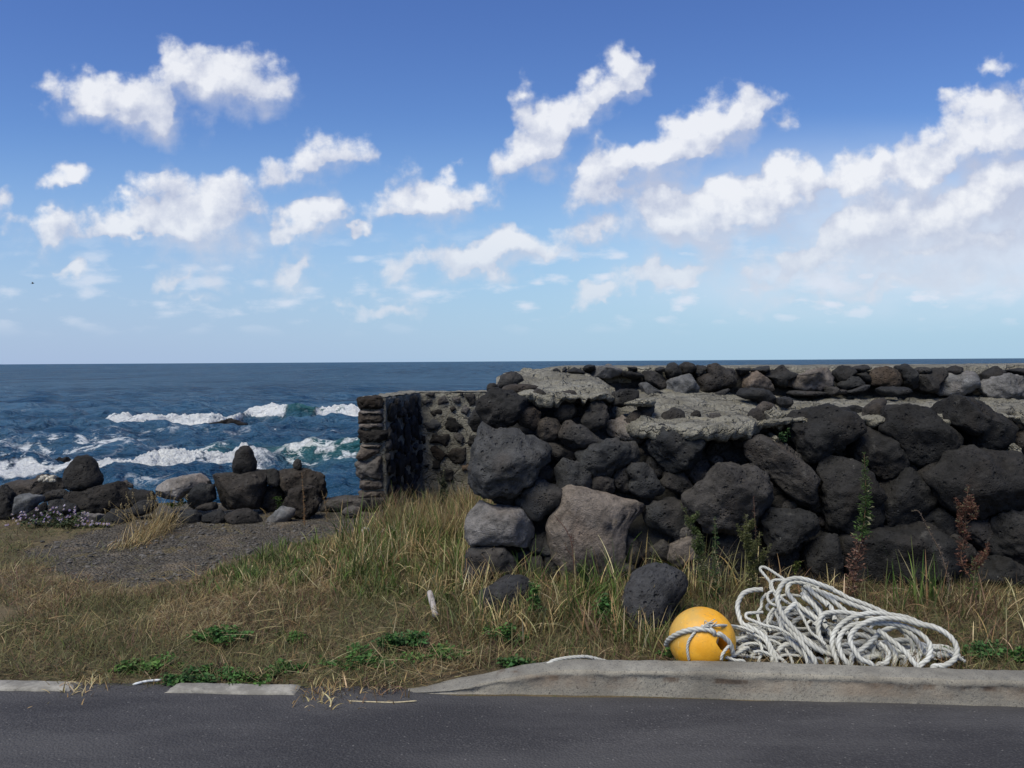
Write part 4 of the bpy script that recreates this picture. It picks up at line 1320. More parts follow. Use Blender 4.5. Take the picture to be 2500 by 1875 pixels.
    deep = t.mix(gn, deep, (.018, .085, .085))  # glow of light through the wave faces, put into the colour as green
    col = t.mix(white, deep, (.86, .88, .90))
    w1 = t.noise(t.vmath('MULTIPLY', p, (.55, 1.0, 1)), 1.1, 6, .62)
    w2 = t.noise(t.vmath('MULTIPLY', p, (.5, 1.0, 1)), .22, 6, .65)
    w3 = t.noise(t.vmath('MULTIPLY', p, (.5, 1.0, 1)), .035, 6, .68)
    h = t.math('ADD', t.math('MULTIPLY', w1, 1.1), t.math('ADD', t.math('MULTIPLY', w2, 3.0), t.math('MULTIPLY', w3, 11)))
    h = t.math('ADD', h, t.math('MULTIPLY', t.math('MULTIPLY', t.noise(p, 9, 5, .7), fo), .35))
    nb = bump(t, b, h, 1.0, 1.0)
    # water: the colour from below, with the sky mirrored on its wave slopes (a rough sea never mirrors fully)
    dif = t.n('ShaderNodeBsdfDiffuse'); t.set(dif, 0, col); t.set(dif, 'Normal', nb)
    gls = t.n('ShaderNodeBsdfGlossy'); gls.inputs['Roughness'].default_value = .18; t.set(gls, 'Normal', nb)
    fr = t.n('ShaderNodeFresnel'); fr.inputs['IOR'].default_value = 1.33; t.set(fr, 'Normal', nb)
    k = t.math('MINIMUM', t.math('MULTIPLY', fr.outputs[0], .5), SEA_SPEC)
    k = t.math('MULTIPLY', k, t.math('SUBTRACT', 1.0, white))
    mx = t.n('ShaderNodeMixShader'); t.set(mx, 0, k); t.set(mx, 1, dif.outputs[0]); t.set(mx, 2, gls.outputs[0])
    out = [n for n in m.node_tree.nodes if n.type == 'OUTPUT_MATERIAL'][0]
    t.set(out, 0, mx.outputs[0])
    m.node_tree.nodes.remove(b)
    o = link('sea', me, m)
    o['kind'] = 'structure'


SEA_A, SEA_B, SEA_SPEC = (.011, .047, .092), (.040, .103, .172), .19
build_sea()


# ------------------------------------------------------------------ rope pile and buoy
RS = 2212 / 400.0
RORG = {'1': (1600, 1370), '2': (1980, 1370)}


def rope_material(name, c0, c1):
    m, t, b = new_mat(name)
    p = t.n('ShaderNodeTexCoord').outputs['Object']
    st = t.n('ShaderNodeAttribute', attribute_name='strand').outputs['Fac']
    n1 = t.noise(p, 9, 4, .6); n2 = t.noise(p, 130, 3, .65)
    c = t.mix(t.smooth(n1, .35, .68), c1, c0)
    c = t.mix(t.math('MULTIPLY', t.smooth(n2, .52, .72), .4), c, (.22, .21, .18))
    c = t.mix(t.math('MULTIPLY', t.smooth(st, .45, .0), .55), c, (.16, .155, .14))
    t.set(b, 'Base Color', c)
    b.inputs['Roughness'].default_value = .85
    b.inputs['Specular IOR Level'].default_value = .25
    bump(t, b, n2, .5, .003)
    return m


MAT_ROPE = rope_material('weathered_rope', (.52, .52, .49), (.38, .375, .34))


def smooth_curve(P, step):
    """Catmull-Rom through the points, resampled evenly"""
    P = np.asarray(P, float)
    Q = np.vstack([2 * P[0] - P[1], P, 2 * P[-1] - P[-2]])
    out = []
    for i in range(len(P) - 1):
        p0, p1, p2, p3 = Q[i], Q[i + 1], Q[i + 2], Q[i + 3]
        u = np.linspace(0, 1, 24, endpoint=False)[:, None]
        out.append(.5 * (2 * p1 + (p2 - p0) * u + (2 * p0 - 5 * p1 + 4 * p2 - p3) * u ** 2 + (3 * p1 - p0 - 3 * p2 + p3) * u ** 3))
    C = np.vstack(out + [P[-1:]])
    s = np.concatenate([[0], np.cumsum(np.linalg.norm(np.diff(C, axis=0), axis=1))])
    n = max(6, int(s[-1] / step))
    ss = np.linspace(0, s[-1], n)
    return np.stack([np.interp(ss, s, C[:, k]) for k in range(3)], 1), ss


class RopeMesh:
    def __init__(self):
        self.v, self.q, self.s, self.n = [], [], [], 0

    def add(self, P, r, pitch=None, seed=0, fray=0.0):
        C, ss = smooth_curve(P, r * .55)
        pitch = pitch or r * 7.5
        T_ = np.gradient(C, axis=0); T_ /= np.linalg.norm(T_, axis=1)[:, None] + 1e-9
        N = np.zeros_like(C)
        n = np.cross(T_[0], [0.1, .2, 1.0]); n /= np.linalg.norm(n)
        for i in range(len(C)):
            n = n - T_[i] * (n @ T_[i]); n /= np.linalg.norm(n) + 1e-9
            N[i] = n
        Bn = np.cross(T_, N)
        M = 15
        a = np.arange(M) / M * 2 * np.pi
        tw = ss / pitch * 2 * np.pi
        ph = a[None, :] + tw[:, None]
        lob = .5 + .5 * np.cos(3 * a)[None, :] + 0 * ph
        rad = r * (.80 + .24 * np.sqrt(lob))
        C = C + .12 * r * fbm(np.stack([ss / (r * 9), ss * 0 + seed, ss * 0], -1), 2, .5, seed)[:, None] * N
        V = C[:, None, :] + rad[..., None] * (np.cos(ph)[..., None] * N[:, None, :] + np.sin(ph)[..., None] * Bn[:, None, :])
        k = len(C)
        i = np.arange(k - 1)[:, None] * M + np.arange(M)[None, :]
        j = np.arange(k - 1)[:, None] * M + (np.arange(M)[None, :] + 1) % M
        self.q.append((np.stack([i, j, j + M, i + M], -1).reshape(-1, 4)) + self.n)
        self.v.append(V.reshape(-1, 3)); self.s.append(lob.reshape(-1))
        self.n += k * M

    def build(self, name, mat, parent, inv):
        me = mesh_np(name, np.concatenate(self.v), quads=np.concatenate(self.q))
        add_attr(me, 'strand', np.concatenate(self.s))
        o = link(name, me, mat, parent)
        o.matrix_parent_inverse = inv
        return o


def rp(k, s, off=0.0, arch=.0):
    """rope points read in a 400 px wide view, put on the leaning front of the pile"""
    a = np.array([float(q) for q in s.replace(' ', ',').split(',')]).reshape(-1, 2)
    px = a / RS + np.array(RORG[k])
    # ends that reach the ground carry on down behind the kerb
    if px[0, 1] > 1596:
        px = np.vstack([px[0] + [(px[0, 0] - px[1, 0]) * .4, 34], px])
    if px[-1, 1] > 1596:
        px = np.vstack([px, px[-1] + [(px[-1, 0] - px[-2, 0]) * .4, 34]])
    u = np.linspace(0, 1, len(px))
    base = 1610 + .024 * (px[:, 0] - 1700)
    Y = 3.87 - .12 * (px[:, 0] - 1700) / 2040 * 3.95 + .0016 * np.clip(base - px[:, 1], 0, 400) + off - arch * np.sin(u * np.pi)
    return at(px[:, 0], px[:, 1], Y)


BUOY_C = at(1714, 1563, 3.92)
BUOY_R = 81 / 2040.0 * 3.92

pile = thing('rope_pile', 'tangled pile of thick white rope lying in loops behind the kerb', 'rope', (1.45, 4.05, .13))
thick, thin = RopeMesh(), RopeMesh()
RT, RN = .0122, .0075
for i, (k, s, off, arch, fat) in enumerate((
        ('2', '830,1405 680,1325 590,1210 530,1070 560,960 680,860 850,790 1040,770 1250,790 1450,850 1650,890 1830,980 1940,1100 1970,1220 1930,1330 1800,1410 1650,1430', -.03, .05, 1),
        ('2', '500,1400 420,1280 370,1130 400,1000 490,900 620,850 900,838 1150,855 1330,905 1480,985 1590,1100 1612,1220 1570,1330 1480,1410', .0, .04, 1),
        ('2', '350,1360 300,1210 288,1060 340,930 450,820 600,740 850,700 1050,722 1300,765 1500,850 1660,885 1800,950', .03, .05, 1),
        ('2', '260,1215 150,1090 98,950 108,820 170,720 300,690 500,700 720,742 900,800', .05, .03, 1),
        ('2', '560,1270 640,1220 760,1130 880,1020 960,950 1080,900 1200,860', .03, .0, 1),
        ('2', '900,930 980,985 1080,1070 1190,1150 1290,1250 1370,1350 1425,1425', -.01, .0, 1),
        ('2', '1100,860 1190,905 1290,1000 1370,1130 1365,1240 1290,1330', .08, .0, 1),
        ('2', '900,1410 1000,1385 1040,1320 1042,1240 1000,1170 920,1110', .02, .0, 1),
        ('2', '1110,1410 1140,1310 1105,1200 1000,1100', .06, .0, 1),
        ('2', '-130,255 0,292 200,352 400,440 500,500 700,572 850,632 1000,700 1150,760', .10, .0, 1),
        ('2', '-100,330 0,372 150,422 300,482 450,542 600,602 750,655 880,715', .06, .0, 1),
        ('2', '-40,330 0,400 120,500 250,600 300,700 320,800', .04, .0, 1),
        ('2', '60,380 150,440 300,540 420,640 520,720 640,800', .05, .0, 1),
        ('2', '-120,480 0,560 80,640 135,720 115,800 40,880', .03, .0, 1),
        ('2', '-200,960 0,1100 100,1180 260,1260 420,1300', .05, .0, 1),
        ('1', '2400,380 2212,312 2060,258 1900,232 1760,270 1680,370 1648,500 1670,620 1720,740 1810,850 1920,970 2020,1080 2150,1170 2270,1235', -.02, .06, 1),
        ('1', '2212,360 2100,315 1980,288 1870,280 1800,322 1788,420 1860,520 1960,620 2100,720 2230,825 2320,900', .05, .0, 1),
        ('1', '1445,385 1320,390 1200,430 1135,520 1108,620 1130,740 1172,840 1250,880 1380,950 1480,1030 1530,1130 1570,1250 1585,1370', .02, .03, 1),
        ('1', '1890,575 1800,650 1735,740 1760,850 1850,960 1960,1090 2060,1210 2150,1340', -.03, .02, 1),
        ('1', '2030,330 2130,430 2230,510 2330,600', .03, .0, 1), ('1', '1970,430 2060,510 2130,590 2212,700 2290,830', .04, .0, 1),
        ('1', '1690,750 1700,880 1755,985 1830,1090 1920,1190 2010,1270 2090,1380', .01, .0, 1),
        ('1', '1640,1240 1720,1150 1830,1120 1950,1150 2060,1230 2120,1330', .02, .0, 1),
        ('1', '2130,1180 2040,1100 1930,1060 1800,1040', .06, .0, 1),
        ('2', '240,1300 380,1240 520,1250 640,1330 700,1400', .07, .0, 1), ('2', '560,980 720,1010 860,1090 960,1200 990,1330', .10, .0, 1),
        ('2', '700,900 840,960 1000,1040 1160,1200 1220,1350', .11, .0, 1), ('2', '1130,880 1280,940 1420,1060 1480,1200 1440,1340', .06, .0, 1),
        ('1', '1990,360 2080,480 2180,640 2250,780 2330,950', .09, .0, 1), ('2', '-60,620 60,760 200,900 330,1080 420,1240', .09, .0, 1),
        # thinner line
        ('1', '1800,290 1740,245 1640,180 1530,108 1450,78 1415,110 1475,190 1550,285 1560,370 1620,460 1690,540', .06, .0, 0),
        ('1', '1450,690 1330,698 1235,708 1232,765 1340,812 1480,870 1640,902 1760,960 1880,1040 1960,1120 2010,1220 2045,1360', -.02, .02, 0),
        ('1', '1660,610 1560,570 1515,500 1530,430 1600,395', .05, .0, 0), ('1', '1740,255 1600,258 1570,310 1600,400 1680,480 1780,560', .05, .0, 0),
        ('1', '1860,580 1960,700 2030,830 2100,960 2212,1050 2300,1130', .0, .0, 0), ('1', '1600,640 1530,740 1515,850 1560,950', .03, .0, 0),
        ('1', '1590,640 1640,740 1700,835 1760,900', .04, .0, 0), ('1', '1040,1100 1180,1035 1300,1008 1500,1020 1700,1040 1900,1085', .03, .0, 0),
        ('1', '1690,1290 1900,1275 2070,1310 2250,1330', .03, .0, 0), ('1', '1500,440 1440,520 1430,620 1380,700 1400,800 1440,900', .08, .0, 0),
        ('1', '1200,850 1330,900 1470,1000 1540,1100 1600,1230 1640,1360', .0, .0, 0), ('1', '1230,960 1350,1000 1460,1060 1560,1170 1650,1270 1735,1370', .0, .0, 0),
        ('1', '1340,1040 1420,1120 1440,1230 1400,1340', .03, .0, 0), ('1', '1100,1200 1200,1130 1330,1110 1450,1140 1560,1210', .04, .0, 0),
        ('1', '700,1330 850,1312 960,1300 1080,1340 1200,1360', -.06, .0, 0), ('1', '1320,1230 1440,1220 1600,1290 1750,1360', .0, .0, 0),
        ('1', '1880,270 2000,330 2100,380 2212,400', .08, .0, 0), ('1', '1720,520 1840,590 1960,660 2080,760 2200,900', .08, .0, 0),
        ('1', '1480,1050 1600,1080 1720,1150 1800,1260 1850,1370', .03, .0, 0), ('2', '200,830 300,860 420,900 520,980', .1, .0, 0))):
    P = rp(k, s, off, arch)
    if not fat:
        thin.add(P, RN, seed=i)
    else:
        thick.add(P, RT, seed=i)
# loops lying deeper in the heap
for i in range(26):
    cx = random.uniform(1860, 2290); w = random.uniform(40, 120)
    top = 1400 + 190 * ((cx - 1880) / 430.0) ** 1.3 + 30 if cx > 1880 else 1450
    cy = random.uniform(max(top + 25, 1480), 1625)
    a0 = random.random() * 6.28
    n = random.randint(5, 9)
    pts = [(cx + w * random.uniform(.6, 1.1) * math.cos(a0 + j * 1.0), cy + .38 * w * random.uniform(.5, 1.1) * math.sin(a0 + j * 1.0)) for j in range(n)]
    pts = np.array(pts)
    pts[:, 1] = np.minimum(pts[:, 1], 1630)
    Yq = 3.95 + .0016 * np.clip(1620 - pts[:, 1], 0, 300) + np.array([random.uniform(0, .18) for _ in pts]) - .12 * (pts[:, 0] - 1700) / 2040 * 3.95
    P = at(pts[:, 0], pts[:, 1], Yq)
    P[:, 2] = np.maximum(P[:, 2], .105)
    (thick if i % 3 else thin).add(P, RT if i % 3 else RN, seed=200 + i)
for i in range(16):
    cx = random.uniform(1790, 1960); cy = random.uniform(1545, 1612); w = random.uniform(30, 85)
    a0 = random.random() * 6.28
    pts = np.array([(cx + w * random.uniform(.6, 1.2) * math.cos(a0 + j * 1.1), cy + .42 * w * random.uniform(.4, 1.1) * math.sin(a0 + j * 1.1)) for j in range(random.randint(5, 8))])
    pts[:, 1] = np.minimum(pts[:, 1], 1614)
    P = at(pts[:, 0], pts[:, 1], 3.90 + np.array([random.uniform(0, .12) for _ in pts]) + .0016 * np.clip(1612 - pts[:, 1], 0, 300))
    P[:, 2] = np.maximum(P[:, 2], .095)
    thin.add(P, RN, seed=300 + i)
# tail that runs left behind the kerb and over its edge
a = np.array([(1336, 1622), (1352, 1613), (1380, 1607), (1410, 1604), (1440, 1605), (1500, 1620), (1570, 1634), (1650, 1640)], float)
P = at(a[:, 0], a[:, 1], np.array([3.79, 3.80, 3.81, 3.82, 3.84, 3.86, 3.88, 3.88]))
thin.add(P, .0085, seed=401)
INVP = Matrix.Translation(pile.location).inverted()
thick.build('thick_rope', MAT_ROPE, pile, INVP)
thin.build('thin_rope', MAT_ROPE, pile, INVP)


def build_buoy():
    g = thing('buoy', 'round weathered yellow plastic buoy with a rope through its hole, beside the rope pile', 'buoy', tuple(BUOY_C))
    sv, sf = ico(6)
    v = sv.copy()
    # hole running through near the right front: direction of its mouth
    hd = np.array([.50, -.85, .12]); hd /= np.linalg.norm(hd)
    ux = np.cross([0, 0, 1], hd); ux /= np.linalg.norm(ux)
    uz = np.cross(hd, ux)
    la = v @ ux; lb = v @ uz
    ca, sa = math.cos(R(-38)), math.sin(R(-38))
    e1 = (la * ca + lb * sa) / .30; e2 = (-la * sa + lb * ca) / .16
    rr = np.sqrt(e1 ** 2 + e2 ** 2)
    front = (v @ hd) > 0
    push = np.where(front, sstep(rr, 1.15, .62), 0)
    v = v - hd * (push * 1.05)[:, None]
    # flattened dent that leads down from the hole
    hd2 = np.array([.62, -.72, -.20]); hd2 /= np.linalg.norm(hd2)
    dd = np.arccos(np.clip(sv @ hd2, -1, 1))
    v = v * (1 - .045 * sstep(dd, .42, .05) * (1 - push))[:, None]
    v = v * np.array([1, 1, .985])
    v = v * (1 + .004 * fbm(sv * 3, 3, .5, 5))[:, None]
    me = mesh_np('buoy_body', v * BUOY_R, tris=sf)
    add_attr(me, 'hole', push)
    m, t, b = new_mat('yellow_buoy_plastic')
    p = t.n('ShaderNodeTexCoord').outputs['Object']
    ho = t.n('ShaderNodeAttribute', attribute_name='hole').outputs['Fac']
    sp = t.n('ShaderNodeSeparateXYZ', i_0=p)
    n1 = t.noise(p, 9, 5, .65); n2 = t.noise(p, 60, 4, .7)
    c = t.mix(t.smooth(n1, .3, .7), (.68, .31, .015), (.80, .40, .028))
    # faded and algae-grey on the upper left where it was exposed
    ex = t.math('ADD', t.math('MULTIPLY', sp.outputs[0], -3.6), t.math('ADD', t.math('MULTIPLY', sp.outputs[2], 2.6), t.math('MULTIPLY', t.math('SUBTRACT', t.noise(p, 14, 5, .7), .5), 1.3)))
    c = t.mix(t.math('MULTIPLY', t.smooth(ex, .10, .75), .62), c, (.36, .28, .10))
    c = t.mix(t.math('MULTIPLY', t.smooth(t.noise(t.vmath('MULTIPLY', p, (1, 1, 2)), 26, 5, .7), .58, .7), .5), c, (.22, .18, .08))
    c = t.mix(t.math('MULTIPLY', t.smooth(n2, .60, .72), .55), c, (.16, .12, .05))
    sc = t.smooth(t.noise(t.vmath('MULTIPLY', p, (3, 3, .6)), 22, 4, .7), .62, .70)
    c = t.mix(t.math('MULTIPLY', sc, .5), c, (.75, .58, .25))
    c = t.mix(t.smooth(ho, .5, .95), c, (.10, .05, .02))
    t.set(b, 'Base Color', c)
    b.inputs['Roughness'].default_value = .52
    b.inputs['Specular IOR Level'].default_value = .4
    bump(t, b, t.math('ADD', n1, n2), .25, .004)
    link('buoy_body', me, m, g)
    # lashing: thick rope round the front and through the hole, thin line hanging and running to the pile
    ro = RopeMesh()

    def on_ball(s, lift, mn=None):
        a = np.array([float(q) for q in s.replace(' ', ',').split(',')]).reshape(-1, 2) / RS + np.array(RORG['1'])
        P = []
        for (x, y) in a:
            d = ray(x, y); d = d / np.linalg.norm(d)
            oc = BUOY_C - np.array([0, 0, CAM_H])
            tca = oc @ d; d2 = oc @ oc - tca * tca
            rr = (BUOY_R + lift)
            if d2 < (rr * .985) ** 2:
                th = math.sqrt(rr * rr - d2)
                P.append(d * (tca - th) + np.array([0, 0, CAM_H]))
            else:
                P.append(d * tca + np.array([0, 0, CAM_H]))
        return np.array(P)
    P = on_ball('150,1130 165,1085 200,1045 300,980 450,932 600,915 720,925 790,965', .009)
    hole_in = BUOY_C + hd * BUOY_R * .55
    ro.add(np.vstack([P, hole_in]), .0125, seed=1)
    P = on_ball('850,985 930,1030 1000,1100 1030,1180 1045,1240', .007)
    ro.add(np.vstack([hole_in, P]), .0115, seed=2)
    ro.add(on_ball('560,925 500,1000 450,1080 432,1170 440,1260 450,1330', .006), .0065, seed=3)
    P = on_ball('620,880 700,872 780,868 900,868', .012)
    e = rp('1', '1080,880 1200,902 1330,960', -.02)
    ro.add(np.vstack([P, e]), .0068, seed=4)
    P = on_ball('1020,1120 960,1180 905,1260 890,1330', .006)
    ro.add(P, .0072, seed=5)
    # frayed knot on top of the lashing
    for j in range(14):
        x, y = random.uniform(640, 800), random.uniform(840, 900)
        q = on_ball(f'{x},{y}', .014)[0]
        ro.add(np.array([q, q + np.array([random.uniform(-.016, .016), -.008, random.uniform(-.004, .016)]), q + np.array([random.uniform(-.024, .024), -.006, random.uniform(-.004, .022)])]), .0022, seed=20 + j)
    # unlaid end by the foot of the buoy
    for j in range(3):
        e = rp('1', f'{1010 + 14 * j},{1320 - 10 * j} {1090 + 10 * j},{1260 - 14 * j} {1180},{1200 - 12 * j} {1250 + 10 * j},{1165 + 8 * j}', -.03 + .012 * j)
        ro.add(e, .009, seed=40 + j)
    ro.build('lashing', MAT_ROPE, g, Matrix.Translation(g.location).inverted())


build_buoy()


# ------------------------------------------------------------------ grasses and weeds
def leaf_material(name, gloss=.25, trans=.25):
    m, t, b = new_mat(name)
    c = t.n('ShaderNodeAttribute', attribute_name='Col').outputs['Color']
    t.set(b, 'Base Color', c)
    b.inputs['Roughness'].default_value = .7
    b.inputs['Specular IOR Level'].default_value = gloss
    tr = t.n('ShaderNodeBsdfTranslucent')
    t.set(tr, 0, c)
    mx = t.n('ShaderNodeMixShader', i_0=trans)
    t.set(mx, 1, b.outputs[0]); t.set(mx, 2, tr.outputs[0])
    out = [n for n in m.node_tree.nodes if n.type == 'OUTPUT_MATERIAL'][0]
    t.set(out, 0, mx.outputs[0])
    return m


MAT_GRASS = leaf_material('grass_blade')


class Leaves:
    """collects strips (blades, stems) and small leaf faces with a colour each"""
    def __init__(self, seed=1):
        self.v, self.q, self.c, self.n = [], [], [], 0
        self.r = np.random.default_rng(seed)

    def blades(self, base, L, az, lean, curl, width, col, segs=4, taper=1.0, floor=None):
        N = len(base)
        t = np.linspace(0, 1, segs + 1)
        P = np.zeros((N, segs + 1, 3)); P[:, 0] = base
        ph = lean[:, None] + curl[:, None] * (t[None, :-1] + .5 / segs)
        ds = L[:, None] / segs
        hd = np.stack([np.cos(az), np.sin(az), np.zeros(N)], -1)
        stp = ds[..., None] * (np.sin(ph)[..., None] * hd[:, None, :] + np.cos(ph)[..., None] * np.array([0, 0, 1.0]))
        P[:, 1:] = base[:, None, :] + np.cumsum(stp, 1)
        if floor is not None:
            P[..., 2] = np.maximum(P[..., 2], floor[:, None])
        tw = self.r.uniform(-.9, .9, N)
        side = np.stack([-np.sin(az + tw), np.cos(az + tw), self.r.uniform(-.35, .35, N)], -1)
        w = width[:, None] * (1 - taper * t[None, :] ** 2.2) * .5 + .0003
        V = np.stack([P - side[:, None, :] * w[..., None], P + side[:, None, :] * w[..., None]], 2)   # N, s+1, 2, 3
        i = (np.arange(N) * (segs + 1) * 2)[:, None] + (np.arange(segs) * 2)[None, :]
        q = np.stack([i, i + 1, i + 3, i + 2], -1).reshape(-1, 4)
        self.q.append(q + self.n)
        self.v.append(V.reshape(-1, 3))
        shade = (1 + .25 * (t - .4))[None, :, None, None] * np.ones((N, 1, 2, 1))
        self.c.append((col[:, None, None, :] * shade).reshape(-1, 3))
        self.n += N * (segs + 1) * 2

    def leaflets(self, base, dirs, L, W, col, droop=.2):
        """pointed leaves: four points, folded along the midrib"""
        N = len(base)
        d = dirs / (np.linalg.norm(dirs, axis=1)[:, None] + 1e-9)
        up = np.array([0, 0, 1.0]) + self.r.normal(0, .45, (N, 3))
        s = np.cross(d, up); s /= np.linalg.norm(s, axis=1)[:, None] + 1e-9
        nrm = np.cross(s, d)
        mid = base + d * (L * .45)[:, None] + nrm * (L * .06)[:, None]
        tip = base + d * L[:, None] - np.array([0, 0, 1.0]) * (L * droop)[:, None]
        a = mid + s * (W * .5)[:, None]; b = mid - s * (W * .5)[:, None]
        V = np.stack([base, a, tip, b], 1)
        i = np.arange(N) * 4
        self.q.append(np.stack([i, i + 1, i + 2, i + 3], -1) + self.n)
        self.v.append(V.reshape(-1, 3))
        self.c.append(np.repeat(col, 4, 0))
        self.n += N * 4

    def stem(self, P, w, col, round_=True):
        P = np.asarray(P, float)
        C, ss = smooth_curve(P, .012)
        M = 5
        T_ = np.gradient(C, axis=0); T_ /= np.linalg.norm(T_, axis=1)[:, None] + 1e-9
        n1 = np.cross(T_, [.3, .9, .2]); n1 /= np.linalg.norm(n1, axis=1)[:, None] + 1e-9
        n2 = np.cross(T_, n1)
        a = np.arange(M) / M * 2 * np.pi
        rad = w * (1 - .65 * np.linspace(0, 1, len(C)))
        V = C[:, None] + rad[:, None, None] * (np.cos(a)[None, :, None] * n1[:, None] + np.sin(a)[None, :, None] * n2[:, None])
        i = np.arange(len(C) - 1)[:, None] * M + np.arange(M)[None]
        j = np.arange(len(C) - 1)[:, None] * M + (np.arange(M)[None] + 1) % M
        self.q.append(np.stack([i, j, j + M, i + M], -1).reshape(-1, 4) + self.n)
        self.v.append(V.reshape(-1, 3)); self.c.append(np.tile(np.array(col, float), (len(C) * M, 1)))
        self.n += len(C) * M
        return C

    def build(self, name, parent=None, mat=None):
        v = np.concatenate(self.v)
        me = mesh_np(name, v, quads=np.concatenate(self.q), smooth=False)
        add_attr(me, 'Col', np.concatenate(self.c))
        o = link(name, me, mat or MAT_GRASS, parent)
        if parent is not None:
            o.matrix_parent_inverse = Matrix.Translation(parent.location).inverted()
        return o


STRAW = np.array([(.44, .34, .17), (.36, .27, .125), (.52, .43, .25), (.30, .21, .095), (.25, .16, .08), (.38, .32, .17)])
BROWN = np.array([(.16, .10, .06), (.21, .135, .075), (.12, .078, .05), (.18, .11, .075)])
GREEN = np.array([(.066, .115, .022), (.095, .14, .030), (.050, .095, .020), (.125, .15, .045), (.075, .10, .035)])
OLIVE = np.array([(.14, .14, .055), (.18, .17, .07), (.105, .115, .05), (.20, .18, .085)])


def pick(r, pal, n):
    c = pal[r.integers(0, len(pal), n)]
    return c * r.uniform(.7, 1.25, (n, 1)) * (1 + r.normal(0, .05, (n, 3)))


def scatter(r, n, x0, x1, y0, y1, dens=None):
    x = r.uniform(x0, x1, n); y = r.uniform(y0, y1, n)
    e = y - road_edge(x)
    keep = np.ones(n, bool)
    # kerb and road stay clear
    gap = ((x > -1.98) & (x < -1.60)) | ((x > -.98) & (x < -.55))
    keep &= e > np.where(gap, .0 + .11 * np.random.default_rng(9).random(n), np.where(x > -.62, .02 + .135 * sstep(x, -.62, -.15), .085))
    keep &= y < np.where(x > -.2, 5.25, 8.4)
    # pressed flat under the rope and the buoy
    keep &= ~((((x - 1.45) / .66) ** 2 + ((y - 4.03) / .22) ** 2 < 1) & (np.random.default_rng(5).random(n) < .9))
    keep &= ((x - BUOY_C[0]) ** 2 + (y - BUOY_C[1]) ** 2) > .13 ** 2
    if dens is not None:
        keep &= r.random(n) < dens(x, y)
    x, y = x[keep], y[keep]
    return np.stack([x, y, ground_z(x, y)], -1)


def pnz(x, y, s, seed):
    return fbm(np.stack([x / s, y / s, x * 0], -1), 3, .55, seed)


def gravel_keep(x, y):
    d = poly_dist(x, y, GRAVEL) + .22 * pnz(x, y, .35, 301)
    return sstep(d, -.05, .18) * sstep(y, 8.1, 7.5) + .02


TALL = gpoly([(470, 1420), (560, 1375), (700, 1335), (830, 1315), (960, 1290), (1150, 1290), (1150, 1440), (1100, 1480), (900, 1470), (700, 1450), (560, 1450)])


